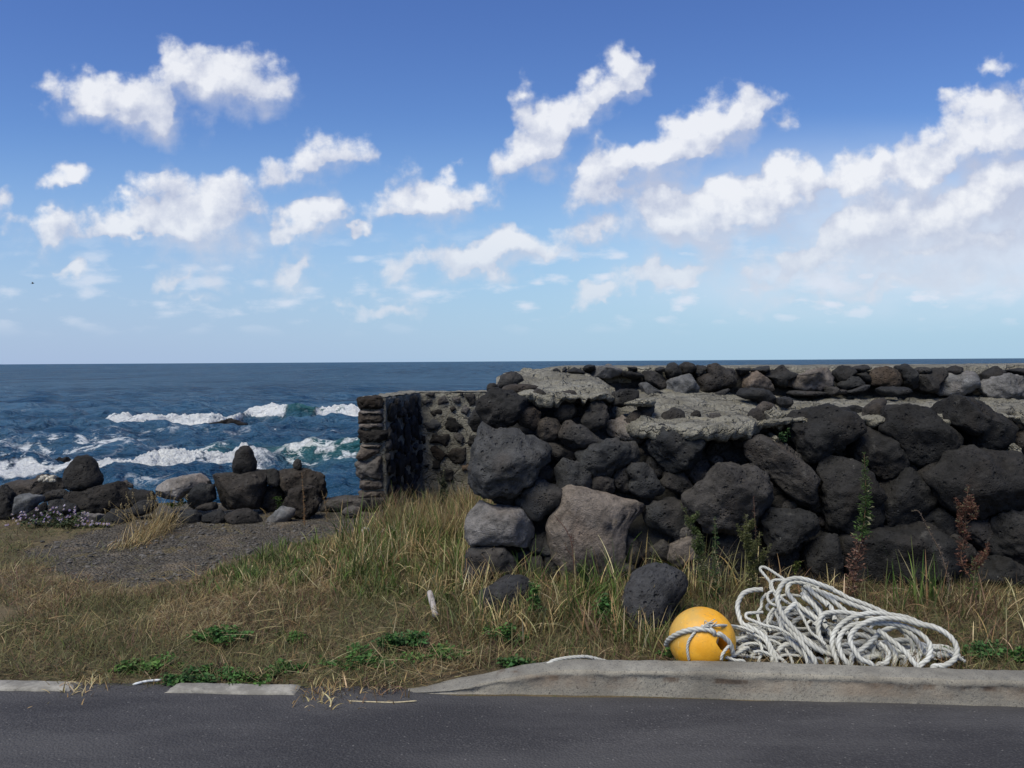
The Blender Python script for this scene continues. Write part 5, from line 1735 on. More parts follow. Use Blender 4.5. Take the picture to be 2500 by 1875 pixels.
def build_grass():
    # thatch of dry, lying and matted blades
    g = Leaves(11)
    r = g.r
    for (n, x0, x1, y0, y1, lo, hi, w) in ((62000, -2.9, 3.1, 3.6, 5.3, .035, .12, .0026), (26000, -4.2, .3, 5.0, 6.8, .04, .12, .0032), (12000, -5.2, .1, 6.5, 8.4, .04, .12, .004)):
        b = scatter(r, n, x0, x1, y0, y1, gravel_keep)
        N = len(b)
        fl = b[:, 2] + .004
        b[:, 2] += r.uniform(0, .028, N) ** 1.3 + .004
        k = pnz(b[:, 0], b[:, 1], .35, 311) + r.normal(0, .28, N)
        col = np.where((k > .10)[:, None], pick(r, STRAW, N) * .66, np.where((k > -.22)[:, None], pick(r, BROWN, N) * .85, pick(r, OLIVE, N) * .75))
        gl = sstep(pnz(b[:, 0], b[:, 1], .8, 313) + .35 * sstep(b[:, 1], 4.7, 6.0) * sstep(b[:, 0], -.8, -1.8), .0, .3) * (r.random(N) < .7)
        col = np.where((gl > .5)[:, None], pick(r, OLIVE, N) * .80, col)
        lean = r.normal(1.25, .35, N).clip(.1, 1.75)
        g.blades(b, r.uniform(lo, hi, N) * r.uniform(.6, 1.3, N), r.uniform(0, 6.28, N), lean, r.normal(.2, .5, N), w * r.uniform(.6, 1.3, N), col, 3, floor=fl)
    o = g.build('dry_grass'); tag(o, 'matted brown and straw-coloured dry grass covering the verge', 'grass'); o['kind'] = 'stuff'
    # longer bleached stalks lying on top
    g = Leaves(12); r = g.r
    b = scatter(r, 4200, -2.9, 3.1, 3.75, 5.6, lambda x, y: gravel_keep(x, y) * sstep(pnz(x, y, .5, 321), -.15, .3))
    N = len(b)
    fl = b[:, 2] + .008
    b[:, 2] += r.uniform(.01, .05, N)
    g.blades(b, r.uniform(.06, .19, N), r.normal(0, .9, N) + np.where(r.random(N) < .5, 0, math.pi), r.normal(1.35, .2, N), r.normal(.15, .3, N), r.uniform(.0016, .0034, N), pick(r, STRAW, N) * .85, 4, taper=.7, floor=fl)
    o = g.build('straw'); tag(o, 'pale broken straw stalks lying loose over the dry grass', 'straw'); o['kind'] = 'stuff'
    # standing short grass, grey-green and brown
    g = Leaves(13); r = g.r
    b = scatter(r, 30000, -3.6, 3.1, 3.7, 6.6, lambda x, y: gravel_keep(x, y) * sstep(pnz(x, y, .4, 331), -.25, .25))
    N = len(b)
    k = r.random(N)
    col = np.where((k < .38)[:, None], pick(r, OLIVE, N) * .8, np.where((k < .62)[:, None], pick(r, GREEN, N) * .8, np.where((k < .85)[:, None], pick(r, BROWN, N), pick(r, STRAW, N) * .8)))
    hgt = r.uniform(.03, .10, N) * (1 + .9 * sstep(b[:, 0], -1.6, -.2))
    hgt = hgt * np.where(b[:, 0] > .2, .7, 1)
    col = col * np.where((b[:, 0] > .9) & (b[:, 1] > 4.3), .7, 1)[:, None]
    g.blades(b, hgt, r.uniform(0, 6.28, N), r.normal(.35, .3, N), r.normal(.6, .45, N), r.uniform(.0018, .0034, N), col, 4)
    o = g.build('short_grass'); tag(o, 'short grey-green grass standing up through the dry thatch', 'grass'); o['kind'] = 'stuff'
    # tall clumpy grass before the masonry wall and along the foot of the boulders
    g = Leaves(14); r = g.r
    xs0, ys0 = TALL.min(0); xs1, ys1 = TALL.max(0)
    b = scatter(r, 24000, xs0, xs1, ys0, ys1, lambda x, y: sstep(poly_dist(x, y, TALL) + .25 * pnz(x, y, .3, 341), .1, -.2) * (.12 + .88 * sstep(pnz(x, y, .13, 343), -.05, .25)))
    N = len(b)
    k = pnz(b[:, 0], b[:, 1], .25, 345) + r.normal(0, .22, N)
    col = np.where((k > .02)[:, None], pick(r, GREEN, N), np.where((k > -.18)[:, None], pick(r, OLIVE, N), pick(r, STRAW, N) * .8))
    hgt = r.uniform(.09, .27, N) * (.72 + .55 * sstep(b[:, 0], -1.5, -.4)) * (.75 + .9 * np.clip(pnz(b[:, 0], b[:, 1], .14, 347), -.4, .5)) * (.6 + .4 * sstep(poly_dist(b[:, 0], b[:, 1], TALL), .0, -.3))
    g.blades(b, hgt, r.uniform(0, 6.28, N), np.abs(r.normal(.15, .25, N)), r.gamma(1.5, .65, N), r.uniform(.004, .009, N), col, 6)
    # dry stalks and weeds in the corner by the masonry wall
    b = scatter(r, 9000, -1.25, .0, 6.4, 8.2, lambda x, y: .3 + .7 * sstep(x, -1.1, -.5))
    N = len(b)
    k = r.random(N)
    col = np.where((k < .45)[:, None], pick(r, STRAW, N) * .7, np.where((k < .75)[:, None], pick(r, BROWN, N), pick(r, GREEN, N)))
    g.blades(b, r.uniform(.10, .36, N), r.uniform(0, 6.28, N), np.abs(r.normal(.1, .3, N)), r.gamma(1.6, .5, N), r.uniform(.002, .005, N), col, 6)
    # strip along the foot of the boulder wall and behind the kerb
    b = scatter(r, 6500, -.35, 3.2, 4.15, 5.0, lambda x, y: (1 - .45 * sstep(x, 1.0, 1.4)) * (.25 + .75 * sstep(pnz(x, y, .2, 351), -.05, .3)) * sstep(y, 4.0, 4.4) * (.45 + .55 * sstep(x, 1.2, .6)))
    N = len(b)
    k = r.random(N)
    col = np.where((k < .42)[:, None], pick(r, GREEN, N) * .85, np.where((k < .62)[:, None], pick(r, OLIVE, N) * .7, np.where((k < .72)[:, None], pick(r, STRAW, N) * .75, pick(r, BROWN, N) * .65)))
    g.blades(b, r.uniform(.04, .22, N) * (1 - .3 * sstep(b[:, 0], .9, 1.3)), r.uniform(0, 6.28, N), np.abs(r.normal(.3, .4, N)), r.gamma(1.7, .6, N), r.uniform(.002, .006, N), col, 6)
    o = g.build('tall_grass'); tag(o, 'tall green and yellow grass growing along the foot of both walls', 'grass'); o['kind'] = 'stuff'


build_grass()


def build_gravel():
    r = np.random.default_rng(71)
    sv, sf = ico(1)
    V, Fc, C = [], [], []
    n = 0
    for k in range(5200):
        x = r.uniform(-4.6, -.6); y = r.uniform(5.5, 8.0)
        d = float(poly_dist(np.array(x), np.array(y), GRAVEL))
        if d > .1 * r.normal() or float(pnz(np.array(x), np.array(y), .4, 401)) < -.12 + .25 * r.random():
            continue
        s = .004 + .016 * r.random() ** 3
        v = sv * np.array([s * r.uniform(.8, 1.4), s * r.uniform(.8, 1.4), s * r.uniform(.5, .9)]) * (1 + .3 * r.normal(0, .5, (len(sv), 1)))
        V.append(v + [x, y, float(ground_z(x, y)) + s * .2]); Fc.append(sf + n); n += len(sv)
        C.append(np.tile(np.array([.06, .055, .05]) * r.uniform(.5, 1.9), (len(sv), 1)))
    me = mesh_np('gravel', np.concatenate(V), tris=np.concatenate(Fc), smooth=False)
    add_attr(me, 'Col', np.concatenate(C))
    m, t, b = new_mat('gravel_stone')
    t.set(b, 'Base Color', t.n('ShaderNodeAttribute', attribute_name='Col').outputs['Color'])
    b.inputs['Roughness'].default_value = .95
    o = link('gravel', me, m); tag(o, 'loose dark gravel on the bare patch before the shore rocks', 'gravel'); o['kind'] = 'stuff'


build_gravel()


def px_at(px, py, Y):
    return at(np.array(float(px)), np.array(float(py)), float(Y))


def clump(px, py, n, hmin, hmax, label, pal, spread=.05, wid=(.004, .009), curl=.9, seed=1, name='grass_clump', dry=.35, lean=.22):
    w = px_ground(np.array(float(px)), np.array(float(py)))
    g = thing(name, label, 'grass clump', tuple(w), None)
    lv = Leaves(seed); r = lv.r
    b = np.stack([w[0] + r.normal(0, spread, n), w[1] + r.normal(0, spread, n), np.full(n, w[2] - .01)], -1)
    col = np.where((r.random(n) < dry)[:, None], pick(r, STRAW, n), pick(r, pal, n))
    lv.blades(b, r.uniform(hmin, hmax, n), r.uniform(0, 6.28, n), np.abs(r.normal(lean, .25, n)), r.gamma(1.6, curl * .55, n), r.uniform(*wid, n), col, 8)
    lv.build('blades', g)
    return g


clump(1534, 1412, 46, .20, .40, 'broad-bladed green grass clump before the big purple-grey slab', GREEN, .035, (.007, .013), .8, 21)
clump(1640, 1420, 60, .15, .36, 'broad arching grass clump left of the bushy green weeds', GREEN, .07, (.005, .010), 1.1, 22)
clump(1735, 1465, 70, .12, .30, 'mixed green and straw grass clump right above the yellow buoy', OLIVE, .07, (.004, .007), .9, 23)
clump(2262, 1480, 34, .18, .38, 'upright green grass clump between the tallest leafy weed and the reddish dried weed', GREEN, .05, (.006, .011), .35, 24, dry=.2, lean=.08)
clump(2200, 1490, 10, .25, .42, 'few tall thin green blades right of the tall leafy weed', GREEN, .04, (.005, .008), .3, 25, dry=.1, lean=.12)
clump(1180, 1455, 120, .12, .34, 'arching yellow straw clump hanging over the half-buried black boulder', STRAW, .08, (.003, .006), 1.5, 26, name='straw_clump')
clump(1095, 1330, 150, .18, .42, 'golden curling straw clump against the left end of the boulder wall', STRAW, .10, (.003, .006), 1.4, 27, name='straw_clump')
clump(1400, 1500, 40, .12, .30, 'green and orange grass clump in front of the purple-grey slab', GREEN, .08, (.004, .008), 1.0, 28)
clump(2420, 1560, 90, .08, .22, 'low brown grass clump at the right end of the rope', BROWN, .10, (.003, .005), 1.2, 29)
clump(860, 1340, 70, .25, .46, 'tallest dark green grass clump in front of the masonry wall', GREEN, .07, (.005, .009), .5, 30)
for (px_, py_, n_, lo_, hi_, lab_, pal_, cu_, sd_) in (
        (1205, 1522, 90, .10, .26, 'green and yellow clump growing over the left half of the black boulder', GREEN, 1.0, 220),
        (1285, 1528, 80, .10, .24, 'straw and green clump growing over the right half of the black boulder', OLIVE, 1.1, 221),
        (1535, 1548, 90, .10, .28, 'green clump growing up the left side of the grey boulder near the buoy', GREEN, .9, 222),
        (1600, 1578, 80, .08, .22, 'olive clump growing over the foot of the grey boulder near the buoy', OLIVE, 1.0, 223),
        (1440, 1478, 80, .14, .36, 'green clump hiding the lower right of the purple-grey slab', GREEN, .9, 224),
        (1120, 1420, 110, .20, .44, 'tall yellow-green clump hiding the lowest stone at the left end of the boulder wall', GREEN, .9, 225),
        (1010, 1370, 110, .18, .40, 'tall yellowish clump in the middle of the tall grass', STRAW, .9, 226),
        (930, 1400, 110, .16, .36, 'yellow-green clump left of the middle of the tall grass', OLIVE, .9, 227),
        (205, 1686, 130, .04, .11, 'low dry tuft spilling over the flush kerb at far left', STRAW, 1.9, 215),
        (800, 1700, 170, .04, .11, 'low dry tuft spilling onto the road between the flush and the raised kerb', STRAW, 1.9, 216),
        (930, 1690, 120, .04, .10, 'low brown tuft where the raised kerb begins', BROWN, 1.9, 217),
        (1500, 1470, 70, .16, .42, 'long green blades rising behind the grey boulder near the buoy', GREEN, .7, 201),
        (1600, 1395, 60, .16, .40, 'arching green and straw clump at the foot of the small pinkish boulder', GREEN, 1.0, 202),
        (1690, 1450, 90, .14, .40, 'dense straw clump leaning over the grey boulder near the buoy', OLIVE, 1.0, 203),
        (1790, 1440, 80, .14, .36, 'mixed dry clump between the buoy and the wall', OLIVE, .9, 204),
        (1890, 1450, 60, .08, .24, 'thin brown clump right behind the left end of the rope pile', BROWN, .8, 205),
        (2050, 1455, 40, .08, .22, 'brown and straw clump behind the middle of the rope pile', BROWN, .9, 206),
        (2350, 1500, 60, .08, .26, 'tangled straw clump under the reddish dried weed', BROWN, 1.0, 207),
        (2460, 1500, 60, .08, .26, 'straw clump before the wall at the right edge of the picture', OLIVE, 1.0, 208),
        (1560, 1560, 80, .07, .20, 'low green clump at the left foot of the grey boulder near the buoy', GREEN, .9, 209),
        (1480, 1540, 90, .08, .22, 'low reddish-brown clump between the two loose boulders', BROWN, 1.0, 210),
        (1330, 1530, 90, .08, .26, 'straw and green clump right in front of the two loose boulders', OLIVE, 1.1, 211),
        (1250, 1545, 110, .08, .22, 'dry straw clump in front of the half-buried black boulder', STRAW, 1.1, 212),
        (1160, 1540, 110, .08, .26, 'yellowish clump at the left foot of the half-buried black boulder', OLIVE, 1.0, 213),
        (1290, 1440, 60, .14, .32, 'dark green clump between the black boulder and the purple-grey slab', GREEN, .8, 214)):
    clump(px_, py_, n_, lo_, hi_, lab_, pal_, .075, (.003, .008), cu_, sd_)
clump(985, 1335, 90, .22, .44, 'bright green grass clump by the pale stones', GREEN, .10, (.004, .008), .8, 31)


def tuft():
    w = px_ground(np.array(330.0), np.array(1326.0))
    g = thing('straw_tuft', 'leaning tuft of golden straw growing on the gravel before the shore rocks', 'straw tuft', tuple(w))
    lv = Leaves(41); r = lv.r
    n = 620
    a = px_ground(np.array(300.0), np.array(1345.0)); c = px_ground(np.array(405.0), np.array(1285.0))
    u = r.random(n)
    b = a + (c - a) * u[:, None] + r.normal(0, .07, (n, 3)) * [1, .8, 0]
    b[:, 2] = ground_z(b[:, 0], b[:, 1])
    h = r.uniform(.08, .27, n) * (.45 + .75 * u)
    lv.blades(b, h, r.normal(.1, .9, n), np.abs(r.normal(.3, .3, n)), r.gamma(1.6, .6, n), r.uniform(.003, .006, n), pick(r, STRAW, n) * .85, 6)
    lv.build('blades', g)
    sd = Leaves(42); r = sd.r
    m = 34
    b2 = a + (c - a) * r.uniform(.35, 1.05, m)[:, None] + r.normal(0, .12, (m, 3)) * [1, .5, 0]
    for q in b2:
        q[2] = ground_z(q[0], q[1])
        top = q + np.array([r.normal(-.03, .10), r.normal(0, .04), r.uniform(.18, .36)])
        C = sd.stem([q, q * .5 + top * .5 + [0, 0, .03], top], .0022, (.30, .22, .10))
        for z in range(16):
            p = C[-1] - np.array([0, 0, 1]) * z * .0035
            d = np.array([r.normal(), r.normal(), .8])[None]
            sd.leaflets(p[None], d, np.array([.016]), np.array([.007]), np.array([(.34, .27, .15)]))
    sd.build('seed_heads', g)


tuft()


def spire(stem_px, Y, label, leaf_col, stem_col, seed, rows=70, leaf=(.02, .05), spread=1.0, name='tall_weed', start=.0, dead_below=0.0, cat='weed', branches=0, blen=.15, dead=(.14, .075, .055)):
    """upright weed: stem with whorls of small lobed leaves, longer low down; withered below dead_below"""
    px = np.array(stem_px, float)
    P = at(px[:, 0], px[:, 1], np.full(len(px), float(Y)))
    P[:, 1] += np.linspace(0, .05, len(P))
    P[0, 2] = min(P[0, 2], float(ground_z(P[0, 0], P[0, 1])) + .0)
    g = thing(name, label, cat, tuple(P[0]))
    lv = Leaves(seed); r = lv.r
    C = lv.stem(P, .0042, stem_col)
    stems = [(C, 1.0)]
    for k in range(branches):
        u = r.uniform(.3, .85)
        p0 = C[int(u * (len(C) - 1))]
        az = r.uniform(0, 6.28)
        L = blen * r.uniform(.5, 1.15) * (1.25 - u)
        p2 = p0 + np.array([math.cos(az) * L * .6, math.sin(az) * L * .4, L])
        Cb = lv.stem([p0, p0 * .5 + p2 * .5 + np.array([math.cos(az), math.sin(az), 0]) * .012, p2], .002, stem_col)
        stems.append((Cb, .6))
    lv.build('stem', g)
    lf = Leaves(seed + 1); r = lf.r
    for (Cs, sc) in stems:
        nrow = int(rows * sc)
        for i in range(nrow):
            u = start + (1 - start) * (i + r.random()) / nrow
            p = Cs[int(min(u, .999) * len(Cs))]
            prof = (1 - u) ** .75 * (1 if u > .12 else .8)
            Lm = leaf[0] + (leaf[1] - leaf[0]) * prof
            for k in range(r.integers(3, 6)):
                az = r.uniform(0, 6.28)
                d0 = np.array([math.cos(az), math.sin(az), r.uniform(.15, .9)])
                L = Lm * r.uniform(.6, 1.15) * spread * (1 if sc == 1 else .7)
                isdead = u < dead_below
                c = np.array(dead if isdead else leaf_col) * r.uniform(.65, 1.4)
                if not isdead and r.random() < .12:
                    c = np.array((.30, .29, .17)) * r.uniform(.6, 1.1)
                if isdead and r.random() < .3:
                    c = np.array((.34, .27, .22)) * r.uniform(.6, 1.1)
                    L *= .6
                m = 5
                dirs = np.array([d0 + r.normal(0, .45, 3) for _ in range(m)])
                bs = p + d0 / np.linalg.norm(d0) * (np.linspace(0, .75, m) * L)[:, None]
                lf.leaflets(bs, dirs, np.full(m, L * .55) * (1 if not isdead else .55), np.full(m, L * .20), np.tile(c, (m, 1)) * r.uniform(.85, 1.15, (m, 1)), .15)
    lf.build('leaves', g)
    return g


spire([(2078, 1448), (2088, 1400), (2100, 1345), (2112, 1290), (2120, 1230), (2121, 1170), (2119, 1110)], 4.62, 'tallest leafy green weed, its foot withered brown, before the boulder wall above the rope', (.060, .105, .028), (.16, .10, .06), 51,
      rows=90, leaf=(.014, .075), dead_below=.42)
spire([(2405, 1520), (2385, 1440), (2352, 1370), (2362, 1310), (2368, 1250), (2376, 1190)], 4.62, 'reddish-brown dried weed with a feathery top, before the huge boulder at right', (.15, .072, .050), (.20, .12, .075), 53,
      rows=34, leaf=(.014, .05), start=.38, name='dried_weed', branches=16, blen=.22)
spire([(2322, 1490), (2318, 1420), (2300, 1350), (2270, 1290), (2252, 1252), (2238, 1252)], 4.60, 'thin pale dried weed with a bent head, left of the reddish dried weed', (.19, .15, .125), (.17, .125, .095), 55,
      rows=34, leaf=(.010, .022), name='dried_weed')
spire([(1722, 1430), (1712, 1370), (1700, 1300), (1668, 1236)], 4.70, 'bushy green weed leaning left against the dark wall boulder', (.085, .115, .040), (.11, .10, .05), 57, rows=60, leaf=(.012, .045), branches=5, blen=.16)
spire([(1750, 1440), (1748, 1380), (1750, 1330), (1750, 1268)], 4.66, 'narrow green weed spike between the two bushy weeds', (.055, .10, .035), (.10, .10, .05), 59, rows=45, leaf=(.010, .04))
spire([(1840, 1470), (1838, 1400), (1832, 1330), (1826, 1262)], 4.62, 'bushy yellow-green weed growing right above the rope and buoy', (.105, .115, .042), (.12, .10, .055), 61, rows=70, leaf=(.012, .045), branches=9, blen=.17)
spire([(1858, 1475), (1852, 1380), (1848, 1290), (1846, 1216)], 4.66, 'thin dark reddish weed stalk rising behind the yellow-green weed', (.095, .055, .042), (.12, .07, .05), 63, rows=50, leaf=(.008, .02), name='dried_weed')
spire([(2378, 1470), (2382, 1430), (2390, 1390), (2386, 1365)], 4.55, 'small bright green weed at the foot of the reddish dried weed', (.070, .125, .032), (.10, .10, .05), 65, rows=24, leaf=(.012, .035))
spire([(1302, 1490), (1304, 1450), (1300, 1425)], 4.5, 'small bright green weed right of the half-buried black boulder', (.080, .15, .035), (.10, .11, .05), 67, rows=16, leaf=(.018, .04))
spire([(1440, 1470), (1432, 1420), (1420, 1375)], 4.75, 'feathery green weed at the foot of the purple-grey slab', (.050, .095, .030), (.09, .09, .04), 69, rows=40, leaf=(.012, .04), branches=4, blen=.1)
spire([(1405, 1400), (1398, 1340), (1385, 1300), (1355, 1262)], 4.86, 'thin reddish dried weed in front of the purple-grey slab', (.12, .062, .050), (.13, .07, .055), 71, rows=34, leaf=(.006, .016), start=.35, name='dried_weed', branches=3, blen=.1)
spire([(745, 1310), (742, 1270), (740, 1230), (736, 1180), (733, 1155)], 7.5, 'slender rust-coloured dried weed standing before the reddish shore rocks', (.24, .13, .06), (.22, .14, .075), 73, rows=40, leaf=(.008, .022), name='dried_weed')
spire([(800, 1295), (796, 1260), (790, 1225), (782, 1200)], 7.7, 'short tan dried weed between the reddish block and the masonry wall', (.22, .15, .08), (.20, .14, .08), 75, rows=30, leaf=(.008, .02), name='dried_weed', branches=3, blen=.1)
spire([(658, 1280), (650, 1262), (642, 1250), (632, 1243)], 7.85, 'short golden dried weed left of the pale angular rock', (.24, .17, .07), (.22, .16, .08), 77, rows=18, leaf=(.008, .018), name='dried_weed')
spire([(985, 1265), (980, 1235), (978, 1205)], 7.6, 'brown seeded weed against the long dark face of the masonry wall', (.17, .12, .09), (.15, .11, .08), 79, rows=30, leaf=(.010, .024), name='dried_weed', branches=6, blen=.12)
spire([(1075, 1260), (1078, 1215), (1082, 1160), (1080, 1140)], 7.8, 'dark leafy weed growing in the corner of the masonry wall', (.035, .048, .030), (.10, .085, .06), 81, rows=50, leaf=(.012, .045), branches=8, blen=.15)


def bush(px, py, Y, w, h, n, label, col, seed, leaf=(.02, .04), name='weed', flowers=None):
    c = at(np.array(float(px)), np.array(float(py)), float(Y))
    g = thing(name, label, 'weed' if flowers is None else 'flowers', tuple(c))
    lv = Leaves(seed); r = lv.r
    sw, sh = w / 2040 * Y, h / 2040 * Y
    # uneven cushion: several leafy heads
    k = max(3, n // 60)
    hx = r.uniform(-.5, .5, k) * sw; hy = r.uniform(-.35, .35, k) * sw * .7; hz = r.uniform(.25, 1.0, k) * sh * (1 - (2 * hx / sw) ** 2 * .6)
    st = Leaves(seed + 1)
    for i in range(k):
        st.stem([c + [hx[i] * .4, hy[i] * .4, -.01], c + [hx[i] * .8, hy[i] * .8, hz[i] * .5], c + [hx[i], hy[i], hz[i]]], .002, np.array(col) * .9)
    st.build('stem', g)
    j = r.integers(0, k, n)
    u = r.random(n) ** .6
    b = c + np.stack([hx[j] * (.3 + .7 * u) + r.normal(0, sw * .06, n), hy[j] * (.3 + .7 * u) + r.normal(0, sw * .05, n), hz[j] * u + r.normal(0, sh * .05, n)], -1)
    b[:, 2] = np.maximum(b[:, 2], ground_z(b[:, 0], b[:, 1]) + .004)
    dirs = np.stack([r.normal(0, 1, n), r.normal(-.2, 1, n), r.uniform(.0, .9, n)], -1)
    L = r.uniform(*leaf, n)
    cc = np.array(col) * r.uniform(.55, 1.5, (n, 1)) * (1 + r.normal(0, .08, (n, 3)))
    lv.leaflets(b, dirs, L, L * r.uniform(.5, .8, n), cc, .25)
    lv.build('leaves', g)
    if flowers:
        fl = Leaves(seed + 2); r = fl.r
        for i in range(flowers):
            jx = r.uniform(-.5, .5); jz = r.uniform(.15, 1.0)
            p = c + np.array([jx * sw, r.uniform(-.4, .2) * sw * .5, sh * (jz * 1.25 * (1 - (2 * jx) ** 2 * .4) + .05)])
            p[2] = max(p[2], ground_z(p[0], p[1]) + .03)
            m = 11
            a = np.arange(m) / m * 6.283 + r.random()
            ax = np.array([r.normal(0, .3), -.65, .7]); ax /= np.linalg.norm(ax)
            e1 = np.cross(ax, [1, .1, 0]); e1 /= np.linalg.norm(e1); e2 = np.cross(ax, e1)
            d = np.cos(a)[:, None] * e1 + np.sin(a)[:, None] * e2 + ax * .15
            pc = np.array([(.34, .30, .52), (.46, .42, .56), (.28, .22, .50)][r.integers(0, 3)]) * r.uniform(.8, 1.15)
            fl.leaflets(np.tile(p, (m, 1)), d, np.full(m, .0135), np.full(m, .0055), np.tile(pc, (m, 1)), .0)
            fl.leaflets(np.tile(p + ax * .003, (6, 1)), d[:6], np.full(6, .006), np.full(6, .006), np.tile(np.array([(.45, .33, .06)]), (6, 1)), .0)
        fl.build('flower_heads', g)
    return g


bush(125, 1286, 7.55, 185, 42, 600, 'patch of small pale purple daisies blooming before the shore rocks', (.045, .062, .028), 91, (.02, .045), 'purple_daisies', flowers=78)
bush(225, 1300, 7.5, 90, 22, 260, 'low straggling end of the daisies with few pale flowers, right of the main patch', (.05, .062, .03), 95, (.02, .04), 'purple_daisies', flowers=22)
bush(686, 1250, 8.05, 42, 46, 300, 'green weed growing between the squarish block and the reddish shore rock', (.055, .095, .022), 101, (.015, .035))
bush(432, 1238, 8.15, 56, 22, 260, 'bright yellow-green weed at the foot of the pale slanted boulder', (.095, .14, .02), 104, (.012, .03))
for i, (px, py, w, h, n, lab) in enumerate((
        (535, 1568, 100, 44, 420, 'tallest clover patch in the dry grass, standing above the others at left'),
        (370, 1635, 110, 26, 420, 'leftmost low clover patch near the road'),
        (455, 1662, 90, 22, 320, 'small low clover patch touching the pale flush kerb'),
        (540, 1652, 90, 22, 320, 'low clover patch in the middle of the row beside the flush kerb'),
        (610, 1668, 80, 18, 260, 'flattest clover patch at the right end of the flush kerb'),
        (985, 1582, 90, 58, 520, 'lush clover patch halfway between the flush kerb and the raised kerb'),
        (875, 1620, 130, 34, 460, 'wide clover patch left of the lush one'),
        (1060, 1608, 110, 40, 360, 'dark green leafy patch right of the lush clover'),
        (1250, 1628, 80, 36, 260, 'small clover patch right where the raised kerb begins to rise'),
        (690, 1640, 90, 20, 240, 'sparse clover patch in the straw between the two kerbs'),
        (710, 1560, 90, 24, 240, 'sparse dark clover in the dry grass right of the tallest clover patch'),
        (2400, 1608, 110, 48, 380, 'bright clover patch behind the kerb at the right end of the rope'),
        (2490, 1612, 60, 40, 180, 'clover patch cut off by the right edge of the picture'),
        (1655, 1606, 60, 24, 140, 'few dark clover leaves in front of the yellow buoy'))):
    w0 = px_ground(np.array(float(px)), np.array(float(py)))
    bush(px, py, w0[1], w * 1.55, h * .75 + 8, int(n * 1.5), lab, ((.060, .135, .034), (.075, .145, .036), (.052, .115, .034))[i % 3], 110 + 3 * i, (.014, .032), 'clover_patch')
bush(1318, 1512, 4.42, 70, 95, 260, 'leafy bright green weed between the two loose boulders', (.060, .135, .032), 182, (.018, .04))
bush(1460, 1520, 4.35, 90, 70, 260, 'low leafy green weed left of the grey boulder near the buoy', (.050, .115, .030), 186, (.016, .036))
bush(1230, 1565, 4.15, 100, 45, 240, 'low leafy weed in front of the half-buried black boulder', (.060, .125, .032), 190, (.015, .034))
bush(2150, 1500, 4.5, 110, 40, 300, 'low yellow-green leafy weed behind the top of the rope pile', (.085, .105, .03), 170, (.014, .03))
bush(1935, 1400, 4.75, 30, 46, 90, 'small yellow-green weed between two dark boulders, above the rope loop', (.085, .105, .025), 174, (.012, .026))
bush(1918, 1075, 5.22, 26, 40, 80, 'tiny fern-like weed growing out of the wall under the mortar ledge', (.04, .085, .03), 178, (.014, .03))


# ------------------------------------------------------------------ litter and a bird
def stick(pts, r, name, label, cat, col, flat=1.0):
    ro = Leaves(5)
    P = np.array([px_ground(np.array(float(x)), np.array(float(y))) + [0, 0, dz] for (x, y, dz) in pts])
    C, ss = smooth_curve(P, .01)
    M = 10
    T_ = np.gradient(C, axis=0); T_ /= np.linalg.norm(T_, axis=1)[:, None]
    n1 = np.cross(T_, [0, 0, 1.0]); n1 /= np.linalg.norm(n1, axis=1)[:, None]
    n2 = np.cross(n1, T_)
    a = np.arange(M) / M * 2 * np.pi
    rad = r * (1 + .12 * fbm(np.stack([ss / .03, ss * 0, ss * 0], -1), 2, .5, 3))
    rad[0] *= .55; rad[-1] *= .55
    V = C[:, None] + rad[:, None, None] * (np.cos(a)[None, :, None] * n1[:, None] + flat * np.sin(a)[None, :, None] * n2[:, None])
    i = np.arange(len(C) - 1)[:, None] * M + np.arange(M)[None]
    j = np.arange(len(C) - 1)[:, None] * M + (np.arange(M)[None] + 1) % M
    q = np.stack([i, j, j + M, i + M], -1).reshape(-1, 4)
    V = V.reshape(-1, 3)
    n = len(V)
    V = np.vstack([V, C[0], C[-1]])
    tri = [[n, (k + 1) % M, k] for k in range(M)] + [[n + 1, n - M + k, n - M + (k + 1) % M] for k in range(M)]
    m, t, b = new_mat(name + '_surface')
    p = t.n('ShaderNodeTexCoord').outputs['Object']
    c = t.mix(t.smooth(t.noise(p, 40, 5, .7), .4, .7), col, tuple(x * .6 for x in col))
    t.set(b, 'Base Color', c); b.inputs['Roughness'].default_value = .8
    o = link(name, mesh_np(name, V, quads=q, tris=tri), m)
    tag(o, label, cat)


stick([(324, 1678, .012), (355, 1672, .016), (394, 1666, .012)], .0055, 'white_stick', 'thin white stick lying across the dark gap of the flush kerb', 'stick', (.62, .64, .66))
stick([(1064, 1517, .03), (1058, 1500, .045), (1049, 1474, .07)], .017, 'driftwood', 'short weathered grey driftwood stub standing in the grass left of the half-buried boulder', 'driftwood', (.34, .31, .29))
stick([(850, 1718, .012), (900, 1721, .014), (960, 1722, .013), (1018, 1720, .016)], .0028, 'straw_stalk', 'long pale stalk lying on the road edge below the start of the raised kerb', 'stalk', (.45, .38, .24))


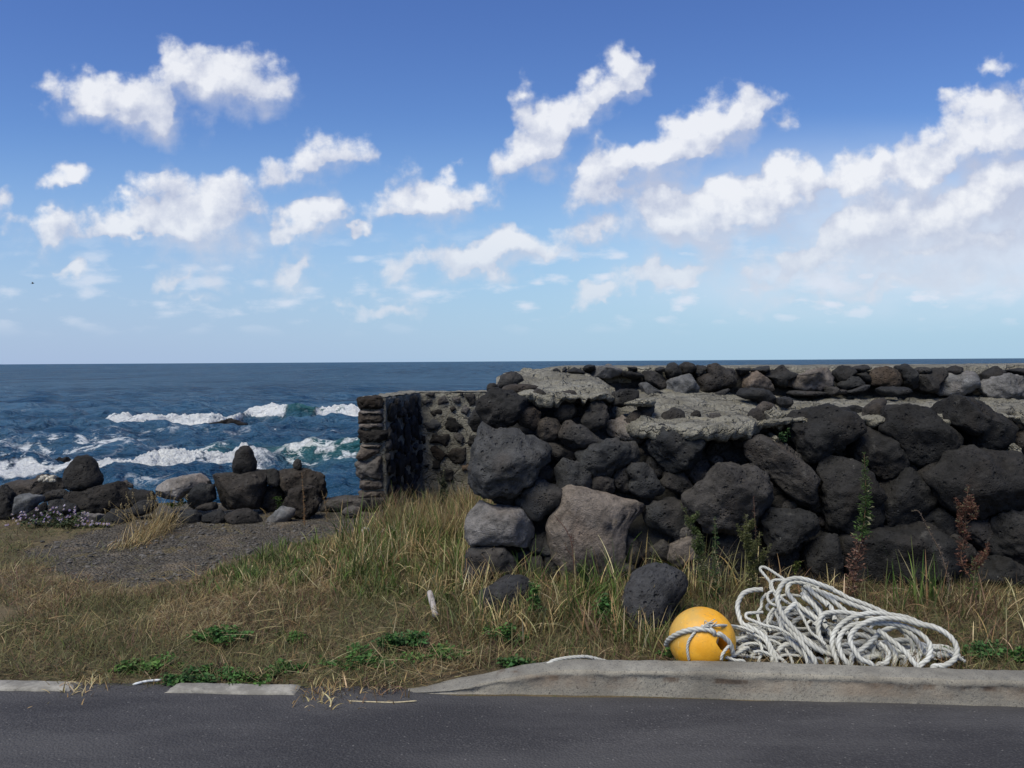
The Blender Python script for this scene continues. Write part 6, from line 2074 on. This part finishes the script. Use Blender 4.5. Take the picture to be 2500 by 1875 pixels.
def bird():
    c = px_at(80, 692, 70.0)
    bm = bmesh.new()
    bmesh.ops.create_uvsphere(bm, u_segments=14, v_segments=8, radius=1)
    for v in bm.verts:                                  # body, tapering to head and tail
        x = v.co.x
        w = .075 * (1 - .45 * abs(x) ** 1.5) * (1.0 if x < .55 else .8)
        v.co = Vector((x * .24, v.co.y * w, v.co.z * w * .9))
    for s in (-1, 1):
        prev = None
        for (y, z, x0, x1) in ((.04, .02, .10, -.10), (.18, .12, .11, -.08), (.34, .17, .06, -.07), (.50, .13, -.06, -.09)):
            a = bm.verts.new((x0, s * y, z)); b = bm.verts.new((x1, s * y, z)); d = bm.verts.new(((x0 + x1) / 2, s * y, z - .012)); e = bm.verts.new(((x0 + x1) / 2, s * y, z + .012))
            cur = (a, e, b, d)
            if prev:
                for k in range(4):
                    bm.faces.new((prev[k], prev[(k + 1) % 4], cur[(k + 1) % 4], cur[k]))
            prev = cur
        bm.faces.new(prev)
    t1 = bm.verts.new((-.22, .0, .0)); t2 = bm.verts.new((-.36, .06, .01)); t3 = bm.verts.new((-.36, -.06, .01)); t4 = bm.verts.new((-.34, 0, .025)); t5 = bm.verts.new((-.34, 0, -.005))
    for f in ((t1, t2, t4), (t1, t4, t3), (t1, t5, t2), (t1, t3, t5), (t2, t5, t3, t4)):
        bm.faces.new(f)
    bk = [bm.verts.new(p) for p in ((.23, .012, .0), (.23, -.012, .0), (.23, 0, .015), (.30, 0, .0))]
    for f in ((0, 2, 3), (2, 1, 3), (1, 0, 3)):
        bm.faces.new([bk[i] for i in f])
    bmesh.ops.recalc_face_normals(bm, faces=bm.faces)
    me = bpy.data.meshes.new('bird'); bm.to_mesh(me); bm.free()
    m, t, b = new_mat('dark_plumage')
    b.inputs['Base Color'].default_value = (.03, .03, .032, 1); b.inputs['Roughness'].default_value = .8
    o = link('bird', me, m, None, tuple(c))
    o.rotation_euler = (R(12), R(-14), R(35))
    o.scale = (.55, .55, .55)
    tag(o, 'tiny dark bird flying low in the sky over the sea', 'bird')


bird()
